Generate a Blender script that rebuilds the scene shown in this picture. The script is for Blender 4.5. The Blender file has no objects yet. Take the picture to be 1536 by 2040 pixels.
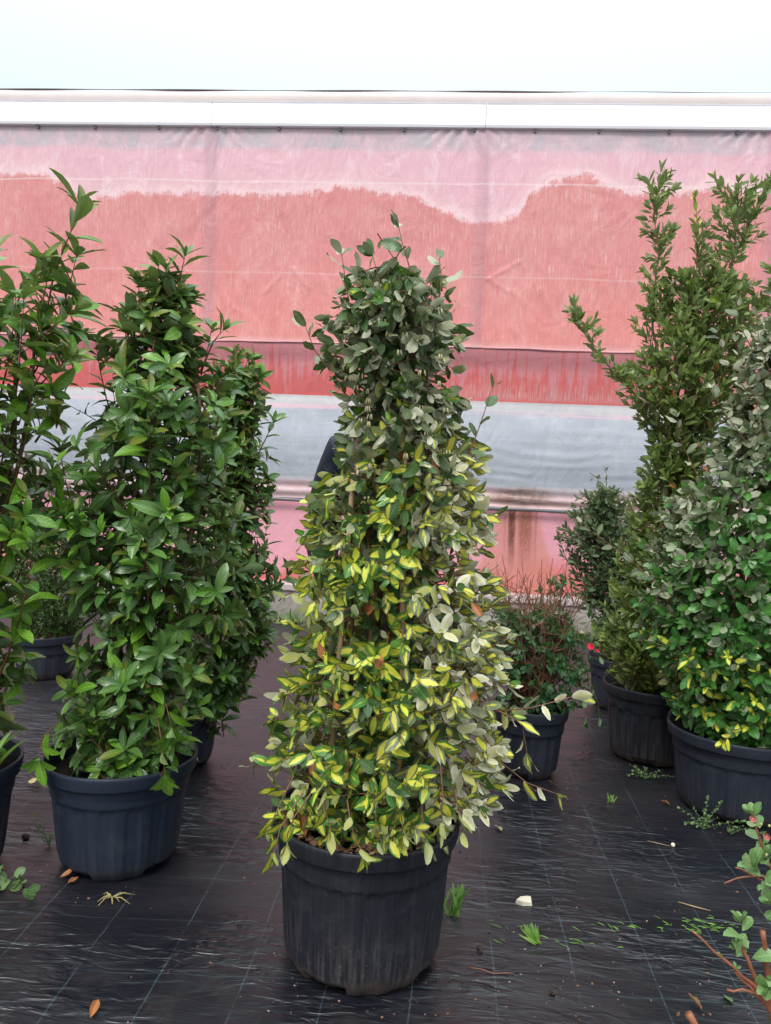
import bpy, bmesh, math, random
import numpy as np
from mathutils import Vector, Matrix

rng = np.random.default_rng(11)
random.seed(5)
S = bpy.context.scene
COL = S.collection
R_ = math.radians

# ------------------------------------------------------------------ camera
cam_d = bpy.data.cameras.new('camera')
cam = bpy.data.objects.new('camera', cam_d)
COL.objects.link(cam)
cam_d.sensor_fit = 'VERTICAL'
cam_d.sensor_height = 24.0
cam_d.lens = 24.0 * 1540 / 2040
cam_d.clip_start = 0.05
cam_d.clip_end = 500
CAMLOC = Vector((0, 0, 1.5))
CAMROT = Matrix.Rotation(R_(4.41), 3, 'Z') @ Matrix.Rotation(R_(90 - 2.79), 3, 'X') @ Matrix.Rotation(R_(2.46), 3, 'Z')
cam.matrix_world = Matrix.Translation(CAMLOC) @ CAMROT.to_4x4()
S.camera = cam

# ------------------------------------------------------------------ sky, sun, exposure
S.view_settings.view_transform = 'Standard'
S.view_settings.look = 'None'
S.view_settings.gamma = 1.0
S.view_settings.use_curve_mapping = False
S.view_settings.exposure = 0.3
S.cycles.use_denoising = True
S.cycles.max_bounces = 7
S.cycles.diffuse_bounces = 3
S.cycles.glossy_bounces = 3
S.cycles.transmission_bounces = 4
S.cycles.sample_clamp_indirect = 6

SUN_EL, SUN_AZ = R_(52), R_(200)      # soft sun behind the cloud, high over the photographer's left shoulder
W = bpy.data.worlds.new('World')
S.world = W
W.use_nodes = True
wt = W.node_tree
wt.nodes.clear()


class NB:
    """tiny node builder"""
    def __init__(s, tree):
        s.t = tree

    def n(s, kind, **kw):
        nd = s.t.nodes.new(kind)
        for k, v in kw.items():
            if k.startswith('i_'):
                key = k[2:]
                key = int(key) if key.isdigit() else key.replace('_', ' ')
                s.set(nd.inputs[key], v)
            else:
                setattr(nd, k, v)
        return nd

    def set(s, sock, v):
        if isinstance(v, bpy.types.NodeSocket):
            s.t.links.new(v, sock)
        elif isinstance(v, (tuple, list)):
            if sock.type == 'RGBA' and len(v) == 3:
                v = (*v, 1)
            sock.default_value = v
        else:
            sock.default_value = v

    def m(s, op, a, b=0.0, c=None, clamp=False):
        nd = s.t.nodes.new('ShaderNodeMath')
        nd.operation = op
        nd.use_clamp = clamp
        s.set(nd.inputs[0], a)
        s.set(nd.inputs[1], b)
        if c is not None:
            s.set(nd.inputs[2], c)
        return nd.outputs[0]

    def ss(s, x, lo, hi):                      # smoothstep
        nd = s.t.nodes.new('ShaderNodeMapRange')
        nd.interpolation_type = 'SMOOTHSTEP'
        s.set(nd.inputs[0], x)
        nd.inputs[1].default_value = lo
        nd.inputs[2].default_value = hi
        return nd.outputs[0]

    def mix(s, f, a, b, mode='MIX'):
        nd = s.t.nodes.new('ShaderNodeMix')
        nd.data_type = 'RGBA'
        nd.blend_type = mode
        s.set(nd.inputs[0], f)
        s.set(nd.inputs[6], a)
        s.set(nd.inputs[7], b)
        return nd.outputs[2]

    def comb(s, x, y, z=0.0):
        nd = s.t.nodes.new('ShaderNodeCombineXYZ')
        for i, v in enumerate((x, y, z)):
            s.set(nd.inputs[i], v)
        return nd.outputs[0]

    def sep(s, v):
        nd = s.t.nodes.new('ShaderNodeSeparateXYZ')
        s.set(nd.inputs[0], v)
        return nd.outputs

    def noise(s, vec, scale, detail=3, rough=0.55, dist=0.0, dims='3D'):
        nd = s.t.nodes.new('ShaderNodeTexNoise')
        nd.noise_dimensions = dims
        s.set(nd.inputs['Vector'], vec)
        nd.inputs['Scale'].default_value = scale
        nd.inputs['Detail'].default_value = detail
        nd.inputs['Roughness'].default_value = rough
        nd.inputs['Distortion'].default_value = dist
        return nd.outputs[0]

    def scale(s, vec, sc):
        nd = s.t.nodes.new('ShaderNodeMapping')
        s.set(nd.inputs[0], vec)
        nd.inputs['Scale'].default_value = sc
        return nd.outputs[0]

    def bump(s, h, strength, dist, normal=None):
        nd = s.t.nodes.new('ShaderNodeBump')
        nd.inputs['Strength'].default_value = strength
        nd.inputs['Distance'].default_value = dist
        s.set(nd.inputs['Height'], h)
        if normal is not None:
            s.set(nd.inputs['Normal'], normal)
        return nd.outputs[0]


b = NB(wt)
sky = b.n('ShaderNodeTexSky', sky_type='NISHITA', sun_disc=False, sun_elevation=SUN_EL, sun_rotation=SUN_AZ)
sky.air_density = 1.0
sky.dust_density = 3.0
gz = b.sep(b.n('ShaderNodeTexCoord').outputs['Generated'])[2]
up = b.m('MAXIMUM', gz, 0.0)
ovc = b.m('MULTIPLY_ADD', b.m('MULTIPLY', up, up), 1.75, 0.47)            # overcast sky: brightest overhead
cloud = b.n('ShaderNodeVectorMath', operation='SCALE', i_0=(0.90, 0.985, 1.0))
b.set(cloud.inputs['Scale'], ovc)
bg1 = b.n('ShaderNodeBackground', i_Color=sky.outputs[0], i_Strength=0.05)
bg2 = b.n('ShaderNodeBackground', i_Color=cloud.outputs[0], i_Strength=0.98)
add = b.n('ShaderNodeAddShader')
wt.links.new(bg1.outputs[0], add.inputs[0])
wt.links.new(bg2.outputs[0], add.inputs[1])
wo = b.n('ShaderNodeOutputWorld')
wt.links.new(add.outputs[0], wo.inputs[0])

sd = bpy.data.lights.new('sun', 'SUN')
sd.energy = 1.5
sd.angle = R_(16)
sd.color = (1.0, 0.97, 0.93)
sun = bpy.data.objects.new('sun', sd)
COL.objects.link(sun)
sdir = Vector((math.sin(SUN_AZ) * math.cos(SUN_EL), math.cos(SUN_AZ) * math.cos(SUN_EL), math.sin(SUN_EL)))
sun.rotation_euler = (-sdir).to_track_quat('-Z', 'Y').to_euler()

# ------------------------------------------------------------------ helpers
def tag(o, label=None, cat=None, group=None, kind=None):
    if label: o['label'] = label
    if cat: o['category'] = cat
    if group: o['group'] = group
    if kind: o['kind'] = kind
    return o


def empty(name, loc, **kw):
    o = bpy.data.objects.new(name, None)
    o.empty_display_size = 0.1
    COL.objects.link(o)
    o.location = loc
    return tag(o, **kw)


def link(name, me, parent=None, kind=None):
    o = bpy.data.objects.new(name, me)
    COL.objects.link(o)
    if parent is not None:
        o.parent = parent
    if kind:
        o['kind'] = kind
    return o


def mesh(name, V, Fc, mats, uvs=None, smooth=True, midx=None):
    """V (n,3); Fc list of tuples or (m,k) array; uvs dict name -> (loops,2)"""
    me = bpy.data.meshes.new(name)
    V = np.asarray(V, dtype=np.float32)
    if isinstance(Fc, np.ndarray):
        k = Fc.shape[1]
        me.vertices.add(len(V))
        me.vertices.foreach_set('co', V.ravel())
        me.loops.add(Fc.size)
        me.loops.foreach_set('vertex_index', Fc.ravel().astype(np.int32))
        me.polygons.add(len(Fc))
        me.polygons.foreach_set('loop_start', (np.arange(len(Fc)) * k).astype(np.int32))
        me.polygons.foreach_set('loop_total', np.full(len(Fc), k, dtype=np.int32))
    else:
        me.from_pydata(V.tolist(), [], Fc)
    for m in (mats if isinstance(mats, (list, tuple)) else [mats]):
        me.materials.append(m)
    if midx is not None:
        me.polygons.foreach_set('material_index', np.asarray(midx, dtype=np.int32))
    me.polygons.foreach_set('use_smooth', np.full(len(me.polygons), smooth, dtype=bool))
    if uvs:
        for nme, a in uvs.items():
            l = me.uv_layers.new(name=nme)
            l.data.foreach_set('uv', np.asarray(a, dtype=np.float32).ravel())
    me.update(calc_edges=True)
    me.validate()
    return me


class TB:
    """collects tapered tubes / blobs / boxes into one mesh, relative to an origin"""
    def __init__(s, origin=(0, 0, 0)):
        s.V, s.F, s.o = [], [], np.array(origin, float)

    def tube(s, pts, radii, n=6, cap=True):
        pts = [np.array(p, float) - s.o for p in pts]
        if np.isscalar(radii):
            radii = [radii] * len(pts)
        base = len(s.V)
        ref = np.array([0.31, 0.17, 0.93])
        for i, p in enumerate(pts):
            a = pts[max(i - 1, 0)]
            c = pts[min(i + 1, len(pts) - 1)]
            t = c - a
            t /= (np.linalg.norm(t) + 1e-9)
            x = np.cross(t, ref)
            if np.linalg.norm(x) < 0.1:
                x = np.cross(t, [1, 0, 0])
            x /= np.linalg.norm(x)
            y = np.cross(t, x)
            for k in range(n):
                q = 2 * math.pi * k / n
                s.V.append(p + radii[i] * (math.cos(q) * x + math.sin(q) * y))
        for i in range(len(pts) - 1):
            for k in range(n):
                k2 = (k + 1) % n
                s.F.append((base + i * n + k, base + i * n + k2, base + (i + 1) * n + k2, base + (i + 1) * n + k))
        if cap:
            s.F.append(tuple(base + k for k in range(n))[::-1])
            s.F.append(tuple(base + (len(pts) - 1) * n + k for k in range(n)))

    def lump(s, c, r, seed=0, squash=(1, 1, 1), n=6, rough=0.25):
        c = np.array(c, float) - s.o
        g = np.random.default_rng(seed)
        base = len(s.V)
        rings = n // 2 + 1
        s.V.append(c + np.array([0, 0, -r * squash[2]]))
        for i in range(1, rings):
            th = math.pi * i / rings
            for k in range(n):
                q = 2 * math.pi * k / n
                f = r * (1 + rough * g.uniform(-1, 1))
                s.V.append(c + f * np.array([math.sin(th) * math.cos(q) * squash[0], math.sin(th) * math.sin(q) * squash[1], -math.cos(th) * squash[2]]))
        s.V.append(c + np.array([0, 0, r * squash[2]]))
        top = len(s.V) - 1
        for k in range(n):
            k2 = (k + 1) % n
            s.F.append((base, base + 1 + k2, base + 1 + k))
            s.F.append((top, top - n + k, top - n + k2))
        for i in range(rings - 2):
            for k in range(n):
                k2 = (k + 1) % n
                a = base + 1 + i * n
                s.F.append((a + k, a + k2, a + n + k2, a + n + k))

    def box(s, lo, hi):
        x0, y0, z0 = np.array(lo, float) - s.o
        x1, y1, z1 = np.array(hi, float) - s.o
        bs = len(s.V)
        s.V += [np.array(v) for v in ((x0, y0, z0), (x1, y0, z0), (x1, y1, z0), (x0, y1, z0), (x0, y0, z1), (x1, y0, z1), (x1, y1, z1), (x0, y1, z1))]
        s.F += [tuple(bs + i for i in f) for f in ((3, 2, 1, 0), (4, 5, 6, 7), (0, 1, 5, 4), (1, 2, 6, 5), (2, 3, 7, 6), (3, 0, 4, 7))]

    def build(s, name, mat, parent=None, smooth=True, kind=None):
        me = mesh(name, np.array(s.V), s.F, mat, smooth=smooth)
        o = link(name, me, parent, kind)
        if parent is None:
            o.location = s.o
        return o


def grid_sheet(name, xs, zs, fn, mat, parent, uvfn=None, plane='xz', kind=None):
    """a sheet over xs, zs; fn(x,z) gives the third coordinate"""
    X, Z = np.meshgrid(xs, zs)
    Yv = fn(X, Z)
    if plane == 'xz':
        V = np.stack([X, Yv, Z], -1).reshape(-1, 3)
    else:
        V = np.stack([X, Z, Yv], -1).reshape(-1, 3)
    nx, nz = len(xs), len(zs)
    i = np.arange(nz - 1)[:, None] * nx + np.arange(nx - 1)[None, :]
    F = np.stack([i, i + 1, i + nx + 1, i + nx], -1).reshape(-1, 4)
    uvs = None
    if uvfn is not None:
        U, Vv = uvfn(X, Z)
        uv = np.stack([U.ravel(), Vv.ravel()], -1)
        uvs = {'uv': uv[F.ravel()]}
    me = mesh(name, V, F, mat, uvs=uvs)
    return link(name, me, parent, kind)


# smooth value noise for geometry
_T = rng.random((256, 256))


def vnoise(x, y):
    xi, yi = np.floor(x).astype(int), np.floor(y).astype(int)
    fx, fy = x - xi, y - yi
    fx, fy = fx * fx * (3 - 2 * fx), fy * fy * (3 - 2 * fy)
    g = lambda a, c: _T[a % 256, c % 256]
    return (g(xi, yi) * (1 - fx) * (1 - fy) + g(xi + 1, yi) * fx * (1 - fy) + g(xi, yi + 1) * (1 - fx) * fy + g(xi + 1, yi + 1) * fx * fy) * 2 - 1


# ------------------------------------------------------------------ materials
def new_mat(name):
    m = bpy.data.materials.new(name)
    m.use_nodes = True
    t = m.node_tree
    t.nodes.clear()
    bb = NB(t)
    out = bb.n('ShaderNodeOutputMaterial')
    p = bb.n('ShaderNodeBsdfPrincipled')
    t.links.new(p.outputs[0], out.inputs[0])
    return m, bb, p, out


def simple(name, col, rough=0.6, var=0.25, scale=20, bumpd=0.0, spec=0.5, stretch=(1, 1, 1)):
    m, b, p, _ = new_mat(name)
    co = b.scale(b.n('ShaderNodeTexCoord').outputs['Object'], stretch)
    nz = b.noise(co, scale, 4)
    dark = tuple(c * (1 - var) for c in col)
    lite = tuple(min(1, c * (1 + var)) for c in col)
    b.set(p.inputs['Base Color'], b.mix(nz, dark, lite))
    p.inputs['Roughness'].default_value = rough
    p.inputs['Specular IOR Level'].default_value = spec
    if bumpd:
        b.set(p.inputs['Normal'], b.bump(nz, 1.0, bumpd))
    return m


def leaf_mat(name, dark, lite, under, rough=0.35, spec=0.5, vari=None, under_rough=0.6, tip=None, trans=0.22, patch=0.0):
    """leaf upper face with pale midrib, optional yellow centre, dull underside on the back of the blade"""
    m, b, p, out = new_mat(name)
    lf = b.n('ShaderNodeUVMap', uv_map='leaf').outputs[0]
    rd = b.n('ShaderNodeUVMap', uv_map='rnd').outputs[0]
    u, v, _ = b.sep(lf)
    r1, r2, _ = b.sep(rd)
    au = b.m('ABSOLUTE', u)
    vec = b.comb(b.m('MULTIPLY_ADD', r2, 37.0, u), b.m('MULTIPLY_ADD', r1, 23.0, b.m('MULTIPLY', v, 2.2)), r2)
    nz = b.noise(vec, 2.4, 4, 0.6)
    base = b.mix(r2, dark, lite)
    base = b.mix(b.m('MULTIPLY', nz, 0.5), base, tuple(c * 0.7 for c in dark))
    # side veins
    wv = b.m('SINE', b.m('MULTIPLY', b.m('SUBTRACT', v, b.m('MULTIPLY', au, 0.18)), 46.0))
    vein = b.m('MULTIPLY', b.ss(wv, 0.75, 1.0), 0.22)
    if vari:
        # streaky yellow centre with a ragged edge
        st = b.noise(b.comb(b.m('MULTIPLY_ADD', r2, 51.0, b.m('MULTIPLY', u, 3.0)), b.m('MULTIPLY_ADD', r1, 31.0, b.m('MULTIPLY', v, 1.6)), r1), 1.7, 4, 0.65)
        w = b.m('SUBTRACT', b.m('MULTIPLY_ADD', st, 1.35, b.m('MULTIPLY', r1, 0.75)), b.m('ADD', au, b.m('MULTIPLY_ADD', b.m('ABSOLUTE', b.m('SUBTRACT', v, 0.45)), 0.5, 0.42)))
        w = b.m('SUBTRACT', w, b.m('MULTIPLY', b.ss(au, 0.5, 0.85), 0.55))
        mask = b.ss(w, 0.0, 0.07)
        mask2 = b.ss(w, -0.32, 0.04)
        base = b.mix(mask2, base, tuple(a * 0.5 + c * 0.5 for a, c in zip(lite, (0.16, 0.28, 0.02))))
        base = b.mix(mask, base, b.mix(b.noise(vec, 1.3, 2), vari[0], vari[1]))
    base = b.mix(vein, base, tuple(min(1, c * 1.7 + 0.02) for c in lite))
    rib = b.m('MULTIPLY', b.m('SUBTRACT', 1.0, b.ss(au, 0.02, 0.09)), 0.45)
    base = b.mix(rib, base, tuple(min(1, c * 1.8 + 0.03) for c in lite))
    if tip:
        base = b.mix(b.m('MULTIPLY', b.ss(v, 0.2, 1.0), tip[1]), base, tip[0])
    if patch:
        base = b.mix(b.ss(nz, 0.72, 0.8), base, (0.12, 0.07, 0.03))
    und = b.mix(rib, b.mix(nz, tuple(c * 0.8 for c in under), tuple(c * 1.15 for c in under)), tuple(c * 0.75 for c in under))
    und = b.mix(b.m('MULTIPLY', vein, 0.8), und, tuple(c * 0.7 for c in under))
    if vari:
        und = b.mix(b.m('MULTIPLY', mask, 0.4), und, tuple(c * 0.75 for c in vari[0]))
    back = b.n('ShaderNodeNewGeometry').outputs['Backfacing']
    colr = b.mix(back, base, und)
    b.set(p.inputs['Base Color'], colr)
    rr = b.m('MULTIPLY_ADD', nz, 0.25, rough - 0.1)
    b.set(p.inputs['Roughness'], b.m('MULTIPLY_ADD', back, under_rough - rough, rr))
    p.inputs['Specular IOR Level'].default_value = spec
    h = b.m('ADD', b.m('MULTIPLY', vein, -2.0), nz)
    b.set(p.inputs['Normal'], b.bump(h, 0.35, 0.002))
    tr = b.n('ShaderNodeBsdfTranslucent')
    b.set(tr.inputs[0], b.mix(0.5, colr, (0.20, 0.32, 0.03)))
    mx = b.n('ShaderNodeMixShader', i_0=trans)
    b.t.links.new(p.outputs[0], mx.inputs[1])
    b.t.links.new(tr.outputs[0], mx.inputs[2])
    b.t.links.new(mx.outputs[0], out.inputs[0])
    return m


YEL = ((0.64, 0.57, 0.022), (0.74, 0.70, 0.11))
M = {}
M['ela_vari'] = leaf_mat('elaeagnus_variegated', (0.045, 0.15, 0.022), (0.12, 0.29, 0.045), (0.36, 0.39, 0.18), vari=YEL, trans=0.14, rough=0.3)
M['ela_green'] = leaf_mat('elaeagnus_green', (0.032, 0.080, 0.020), (0.085, 0.165, 0.045), (0.25, 0.26, 0.15), rough=0.3, trans=0.15)
M['ela_lime'] = leaf_mat('elaeagnus_lime', (0.05, 0.16, 0.024), (0.15, 0.33, 0.055), (0.33, 0.37, 0.19), vari=YEL, rough=0.3, trans=0.16)
M['ela_under'] = leaf_mat('elaeagnus_silver', (0.10, 0.14, 0.07), (0.20, 0.23, 0.12), (0.60, 0.59, 0.45), vari=YEL, trans=0.12)
M['ela_grey'] = leaf_mat('elaeagnus_greygreen', (0.06, 0.09, 0.035), (0.18, 0.22, 0.11), (0.42, 0.43, 0.30), rough=0.38, trans=0.15)
M['ela_deep'] = leaf_mat('elaeagnus_deep_green', (0.035, 0.13, 0.024), (0.10, 0.29, 0.05), (0.28, 0.33, 0.20), rough=0.27, trans=0.15)
M['photinia'] = leaf_mat('photinia_leaf', (0.040, 0.11, 0.022), (0.13, 0.26, 0.055), (0.14, 0.21, 0.09), rough=0.26, spec=0.6, trans=0.16)
M['photinia_young'] = leaf_mat('photinia_young_leaf', (0.08, 0.17, 0.02), (0.19, 0.31, 0.035), (0.18, 0.24, 0.08), rough=0.32, tip=((0.22, 0.09, 0.035), 0.45))
M['photinia_bright'] = leaf_mat('photinia_bright_leaf', (0.075, 0.20, 0.02), (0.19, 0.38, 0.035), (0.19, 0.28, 0.10), rough=0.26, trans=0.18)
M['bay'] = leaf_mat('bay_leaf', (0.095, 0.15, 0.032), (0.25, 0.33, 0.08), (0.26, 0.33, 0.14), rough=0.33, trans=0.28)
M['bay_new'] = leaf_mat('bay_new_leaf', (0.35, 0.52, 0.03), (0.58, 0.68, 0.05), (0.28, 0.38, 0.08), rough=0.35)
M['shrub'] = leaf_mat('dark_shrub_leaf', (0.055, 0.10, 0.045), (0.17, 0.23, 0.11), (0.22, 0.27, 0.15), rough=0.35)
M['azalea'] = leaf_mat('glossy_dark_leaf', (0.022, 0.075, 0.024), (0.08, 0.19, 0.06), (0.12, 0.19, 0.09), rough=0.25, spec=0.6)
M['conifer'] = leaf_mat('box_leaf', (0.025, 0.07, 0.016), (0.08, 0.17, 0.03), (0.09, 0.14, 0.05), rough=0.5)
M['quince'] = leaf_mat('quince_leaf', (0.07, 0.17, 0.04), (0.20, 0.34, 0.12), (0.24, 0.34, 0.15), rough=0.33)
M['dead'] = leaf_mat('dry_brown_leaf', (0.22, 0.07, 0.02), (0.42, 0.16, 0.05), (0.35, 0.18, 0.09), rough=0.5, trans=0.05)
M['dead_pale'] = leaf_mat('dry_pale_leaf', (0.40, 0.30, 0.12), (0.60, 0.50, 0.22), (0.45, 0.38, 0.22), rough=0.55, trans=0.1)
M['weed'] = leaf_mat('weed_leaf', (0.07, 0.15, 0.05), (0.20, 0.31, 0.12), (0.20, 0.28, 0.12), rough=0.45)
M['grass'] = leaf_mat('grass_blade', (0.07, 0.19, 0.02), (0.20, 0.36, 0.05), (0.14, 0.26, 0.04), rough=0.45)
M['twig_red'] = simple('red_brown_twig', (0.20, 0.085, 0.05), 0.6, 0.4, 60)
M['twig_dark'] = simple('dark_twig', (0.075, 0.035, 0.025), 0.55, 0.4, 60)
M['twig_photinia'] = simple('crimson_twig', (0.12, 0.03, 0.022), 0.5, 0.4, 60)
M['twig_quince'] = simple('orange_brown_stem', (0.24, 0.085, 0.04), 0.5, 0.6, 70, 0.002, stretch=(1, 1, 0.4))
M['bark'] = simple('brown_bark', (0.13, 0.09, 0.055), 0.8, 0.5, 35, 0.002, stretch=(1, 1, 0.25))
M['bark_pale'] = simple('pale_bark', (0.22, 0.20, 0.12), 0.75, 0.4, 30, 0.001, stretch=(1, 1, 0.3))
M['bamboo'] = simple('bamboo_cane', (0.36, 0.24, 0.13), 0.55, 0.3, 20, 0.0005, stretch=(1, 1, 0.2))
M['twine'] = simple('green_twine', (0.02, 0.28, 0.18), 0.6, 0.2, 60)
M['soil'] = simple('potting_soil', (0.009, 0.006, 0.005), 0.95, 0.6, 60, 0.01, spec=0.2)
M['chips'] = simple('bark_chips', (0.17, 0.085, 0.045), 0.8, 0.6, 30, 0.002)
M['chips_pale'] = simple('pale_debris', (0.33, 0.22, 0.14), 0.8, 0.5, 30, 0.002)
M['crumb'] = simple('dark_crumbs', (0.03, 0.02, 0.016), 0.85, 0.5, 60, 0.002)
M['stone'] = simple('pale_stone', (0.72, 0.66, 0.50), 0.6, 0.15, 25, 0.001)
M['pebble'] = simple('pinkish_pebble', (0.30, 0.20, 0.17), 0.6, 0.35, 200, 0.001)
M['petal_pink'] = simple('crimson_petal', (0.75, 0.04, 0.09), 0.5, 0.15, 60)
M['petal_red'] = simple('coral_petal', (0.42, 0.14, 0.11), 0.5, 0.3, 90)
M['petal_white'] = simple('cream_petal', (0.75, 0.62, 0.50), 0.5, 0.2, 90)
M['stamen'] = simple('yellow_stamen', (0.75, 0.60, 0.12), 0.5, 0.2, 90)
M['quince_bud'] = simple('quince_bud', (0.35, 0.32, 0.12), 0.5, 0.2, 90)
M['flower_tiny'] = simple('tiny_cream_flowers', (0.42, 0.36, 0.20), 0.6, 0.3, 90)
M['jacket'] = simple('navy_padded_nylon', (0.007, 0.010, 0.024), 0.5, 0.3, 9, 0.006, spec=0.35)
M['trousers'] = simple('black_cotton', (0.010, 0.010, 0.013), 0.8, 0.3, 30, 0.002)
M['skin'] = simple('skin', (0.50, 0.30, 0.22), 0.5, 0.06, 20)
M['hair'] = simple('dark_hair', (0.02, 0.014, 0.01), 0.5, 0.4, 60, 0.003)
M['shoe'] = simple('black_shoe', (0.014, 0.013, 0.013), 0.5, 0.3, 20)
M['eye'] = simple('eye', (0.10, 0.07, 0.05), 0.2, 0.1, 20)


def pot_mat(name, c0, c1, dust, sheen=0.42):
    m, b, p, _ = new_mat(name)
    co = b.n('ShaderNodeTexCoord').outputs['Object']
    x, y, z = b.sep(co)
    big = b.noise(co, 4.0, 4)
    col = b.mix(big, c0, c1)
    ang = b.m('ARCTAN2', y, x)
    streak = b.noise(b.comb(b.m('MULTIPLY', ang, 7.0), b.m('MULTIPLY', z, 1.3), 0.0), 3.0, 5, 0.7)
    low = b.m('SUBTRACT', 1.0, b.ss(z, 0.02, 0.26))
    spk = b.ss(b.noise(co, 90.0, 3, 0.7), 0.55, 0.72)
    dst = b.m('MULTIPLY', b.m('MULTIPLY_ADD', spk, 0.7, b.ss(streak, 0.42, 0.75)), b.m('MULTIPLY_ADD', low, 0.55, 0.12))
    col = b.mix(b.m('MULTIPLY', dst, dust), col, (0.13, 0.105, 0.10))
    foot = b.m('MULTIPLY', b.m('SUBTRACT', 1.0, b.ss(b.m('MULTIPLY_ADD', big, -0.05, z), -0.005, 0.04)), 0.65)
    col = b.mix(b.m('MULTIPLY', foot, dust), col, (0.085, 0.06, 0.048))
    scr = b.ss(b.noise(b.comb(b.m('MULTIPLY', ang, 3.0), b.m('MULTIPLY', z, 14.0), 3.0), 5.0, 6, 0.8, 1.5), 0.70, 0.76)
    col = b.mix(b.m('MULTIPLY', scr, 0.45), col, (0.14, 0.14, 0.16))
    bloom = b.m('MULTIPLY', b.ss(b.noise(b.comb(ang, b.m('MULTIPLY', z, 5.0), 7.0), 2.2, 5, 0.7), 0.5, 0.72), 0.30)
    col = b.mix(bloom, col, (0.055, 0.058, 0.07))
    fleck = b.ss(b.noise(co, 150.0, 2, 0.5), 0.73, 0.77)
    col = b.mix(b.m('MULTIPLY', fleck, 0.5), col, (0.20, 0.18, 0.17))
    b.set(p.inputs['Base Color'], col)
    p.inputs['Specular IOR Level'].default_value = 0.32
    b.set(p.inputs['Roughness'], b.m('MULTIPLY_ADD', b.noise(co, 14.0, 3), 0.22, sheen - 0.08))
    b.set(p.inputs['Normal'], b.bump(b.noise(co, 30.0, 4), 0.25, 0.003))
    return m


M['pot_black'] = pot_mat('charcoal_plastic', (0.0085, 0.0095, 0.015), (0.015, 0.017, 0.025), 0.95)
M['pot_blue'] = pot_mat('slate_blue_plastic', (0.012, 0.018, 0.033), (0.019, 0.028, 0.047), 0.3)
M['pot_grey'] = pot_mat('grey_blue_plastic', (0.012, 0.015, 0.025), (0.021, 0.026, 0.040), 0.45)


def ground_mat():
    m, b, p, _ = new_mat('woven_weed_mat')
    co = b.n('ShaderNodeTexCoord').outputs['Object']
    x, y, z = b.sep(co)
    wob = b.noise(b.scale(co, (0.6, 0.6, 1)), 1.6, 2)
    wob2 = b.noise(b.scale(co, (1.3, 1.3, 1)), 2.3, 2)
    w1 = b.m('MULTIPLY_ADD', wob, 0.05, -0.025)
    w2 = b.m('MULTIPLY_ADD', wob2, 0.05, -0.025)
    gx = b.m('ADD', x, w1)
    gy = b.m('ADD', b.m('MULTIPLY_ADD', x, -0.07, y), w2)

    def lines(c, off, sp, half):
        f = b.m('FRACT', b.m('ADD', b.m('DIVIDE', b.m('SUBTRACT', c, off), sp), 0.5))
        d = b.m('MULTIPLY', b.m('ABSOLUTE', b.m('SUBTRACT', f, 0.5)), sp)
        return b.m('SUBTRACT', 1.0, b.ss(d, half * 0.4, half))
    lx = lines(gx, 0.21, 0.246, 0.0024)
    ly = lines(gy, 0.086 - 0.018, 0.268, 0.0020)
    stitch = b.m('MULTIPLY_ADD', b.ss(b.m('SINE', b.m('MULTIPLY', x, 900.0)), -0.3, 0.3), 0.5, 0.5)
    ly = b.m('MULTIPLY', ly, stitch)
    big = b.noise(b.scale(co, (0.8, 1.3, 1)), 1.15, 5, 0.6)
    dusty = b.ss(big, 0.42, 0.66)
    mid = b.noise(b.scale(co, (0.7, 3.2, 1)), 5.0, 5, 0.65)
    col = b.mix(dusty, (0.005, 0.006, 0.011), (0.0125, 0.0115, 0.0165))
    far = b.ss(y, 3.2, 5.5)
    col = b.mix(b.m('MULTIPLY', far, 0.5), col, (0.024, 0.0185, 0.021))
    col = b.mix(b.m('MULTIPLY', b.ss(mid, 0.5, 0.8), 0.35), col, (0.024, 0.022, 0.028))
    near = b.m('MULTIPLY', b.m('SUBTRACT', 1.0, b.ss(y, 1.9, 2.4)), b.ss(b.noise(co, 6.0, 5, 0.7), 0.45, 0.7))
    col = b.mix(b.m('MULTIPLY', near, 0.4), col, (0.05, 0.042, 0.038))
    wv = b.noise(b.scale(co, (9.0, 1.2, 1)), 130.0, 2)
    col = b.mix(b.m('MULTIPLY', wv, 0.25), col, (0.004, 0.004, 0.005))
    fade = b.m('MULTIPLY', b.ss(b.noise(b.scale(co, (1, 1, 1)), 3.5, 4, 0.7), 0.30, 0.6), 0.6)
    lm = b.m('MULTIPLY', b.m('MAXIMUM', lx, ly), fade)
    col = b.mix(lm, col, (0.06, 0.105, 0.12))
    spk = b.ss(b.noise(co, 300.0, 2, 0.5), 0.76, 0.8)
    col = b.mix(b.m('MULTIPLY', spk, 0.35), col, (0.22, 0.18, 0.15))
    b.set(p.inputs['Base Color'], col)
    rg = b.m('MULTIPLY_ADD', b.noise(b.scale(co, (0.6, 1.6, 1)), 4.0, 4, 0.6), 0.26, 0.24)
    rg = b.m('ADD', rg, b.m('MULTIPLY', dusty, 0.10))
    b.set(p.inputs['Roughness'], rg)
    p.inputs['Specular IOR Level'].default_value = 0.75
    r1 = b.noise(b.scale(co, (1.0, 3.0, 1)), 8.5, 2, 0.5, 0.9)
    r2 = b.noise(b.scale(co, (1.0, 4.0, 1)), 22.0, 3, 0.6)
    amp = b.m('MULTIPLY_ADD', b.ss(b.noise(b.scale(co, (0.7, 1, 1)), 1.7, 2), 0.4, 0.6), 0.8, 0.2)
    h = b.m('MULTIPLY', b.m('MULTIPLY_ADD', r2, 0.10, r1), amp)
    n1 = b.bump(h, 1.0, 0.018)
    n2 = b.bump(wv, 0.12, 0.0008, n1)
    b.set(p.inputs['Normal'], n2)
    return m


M['ground'] = ground_mat()


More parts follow.
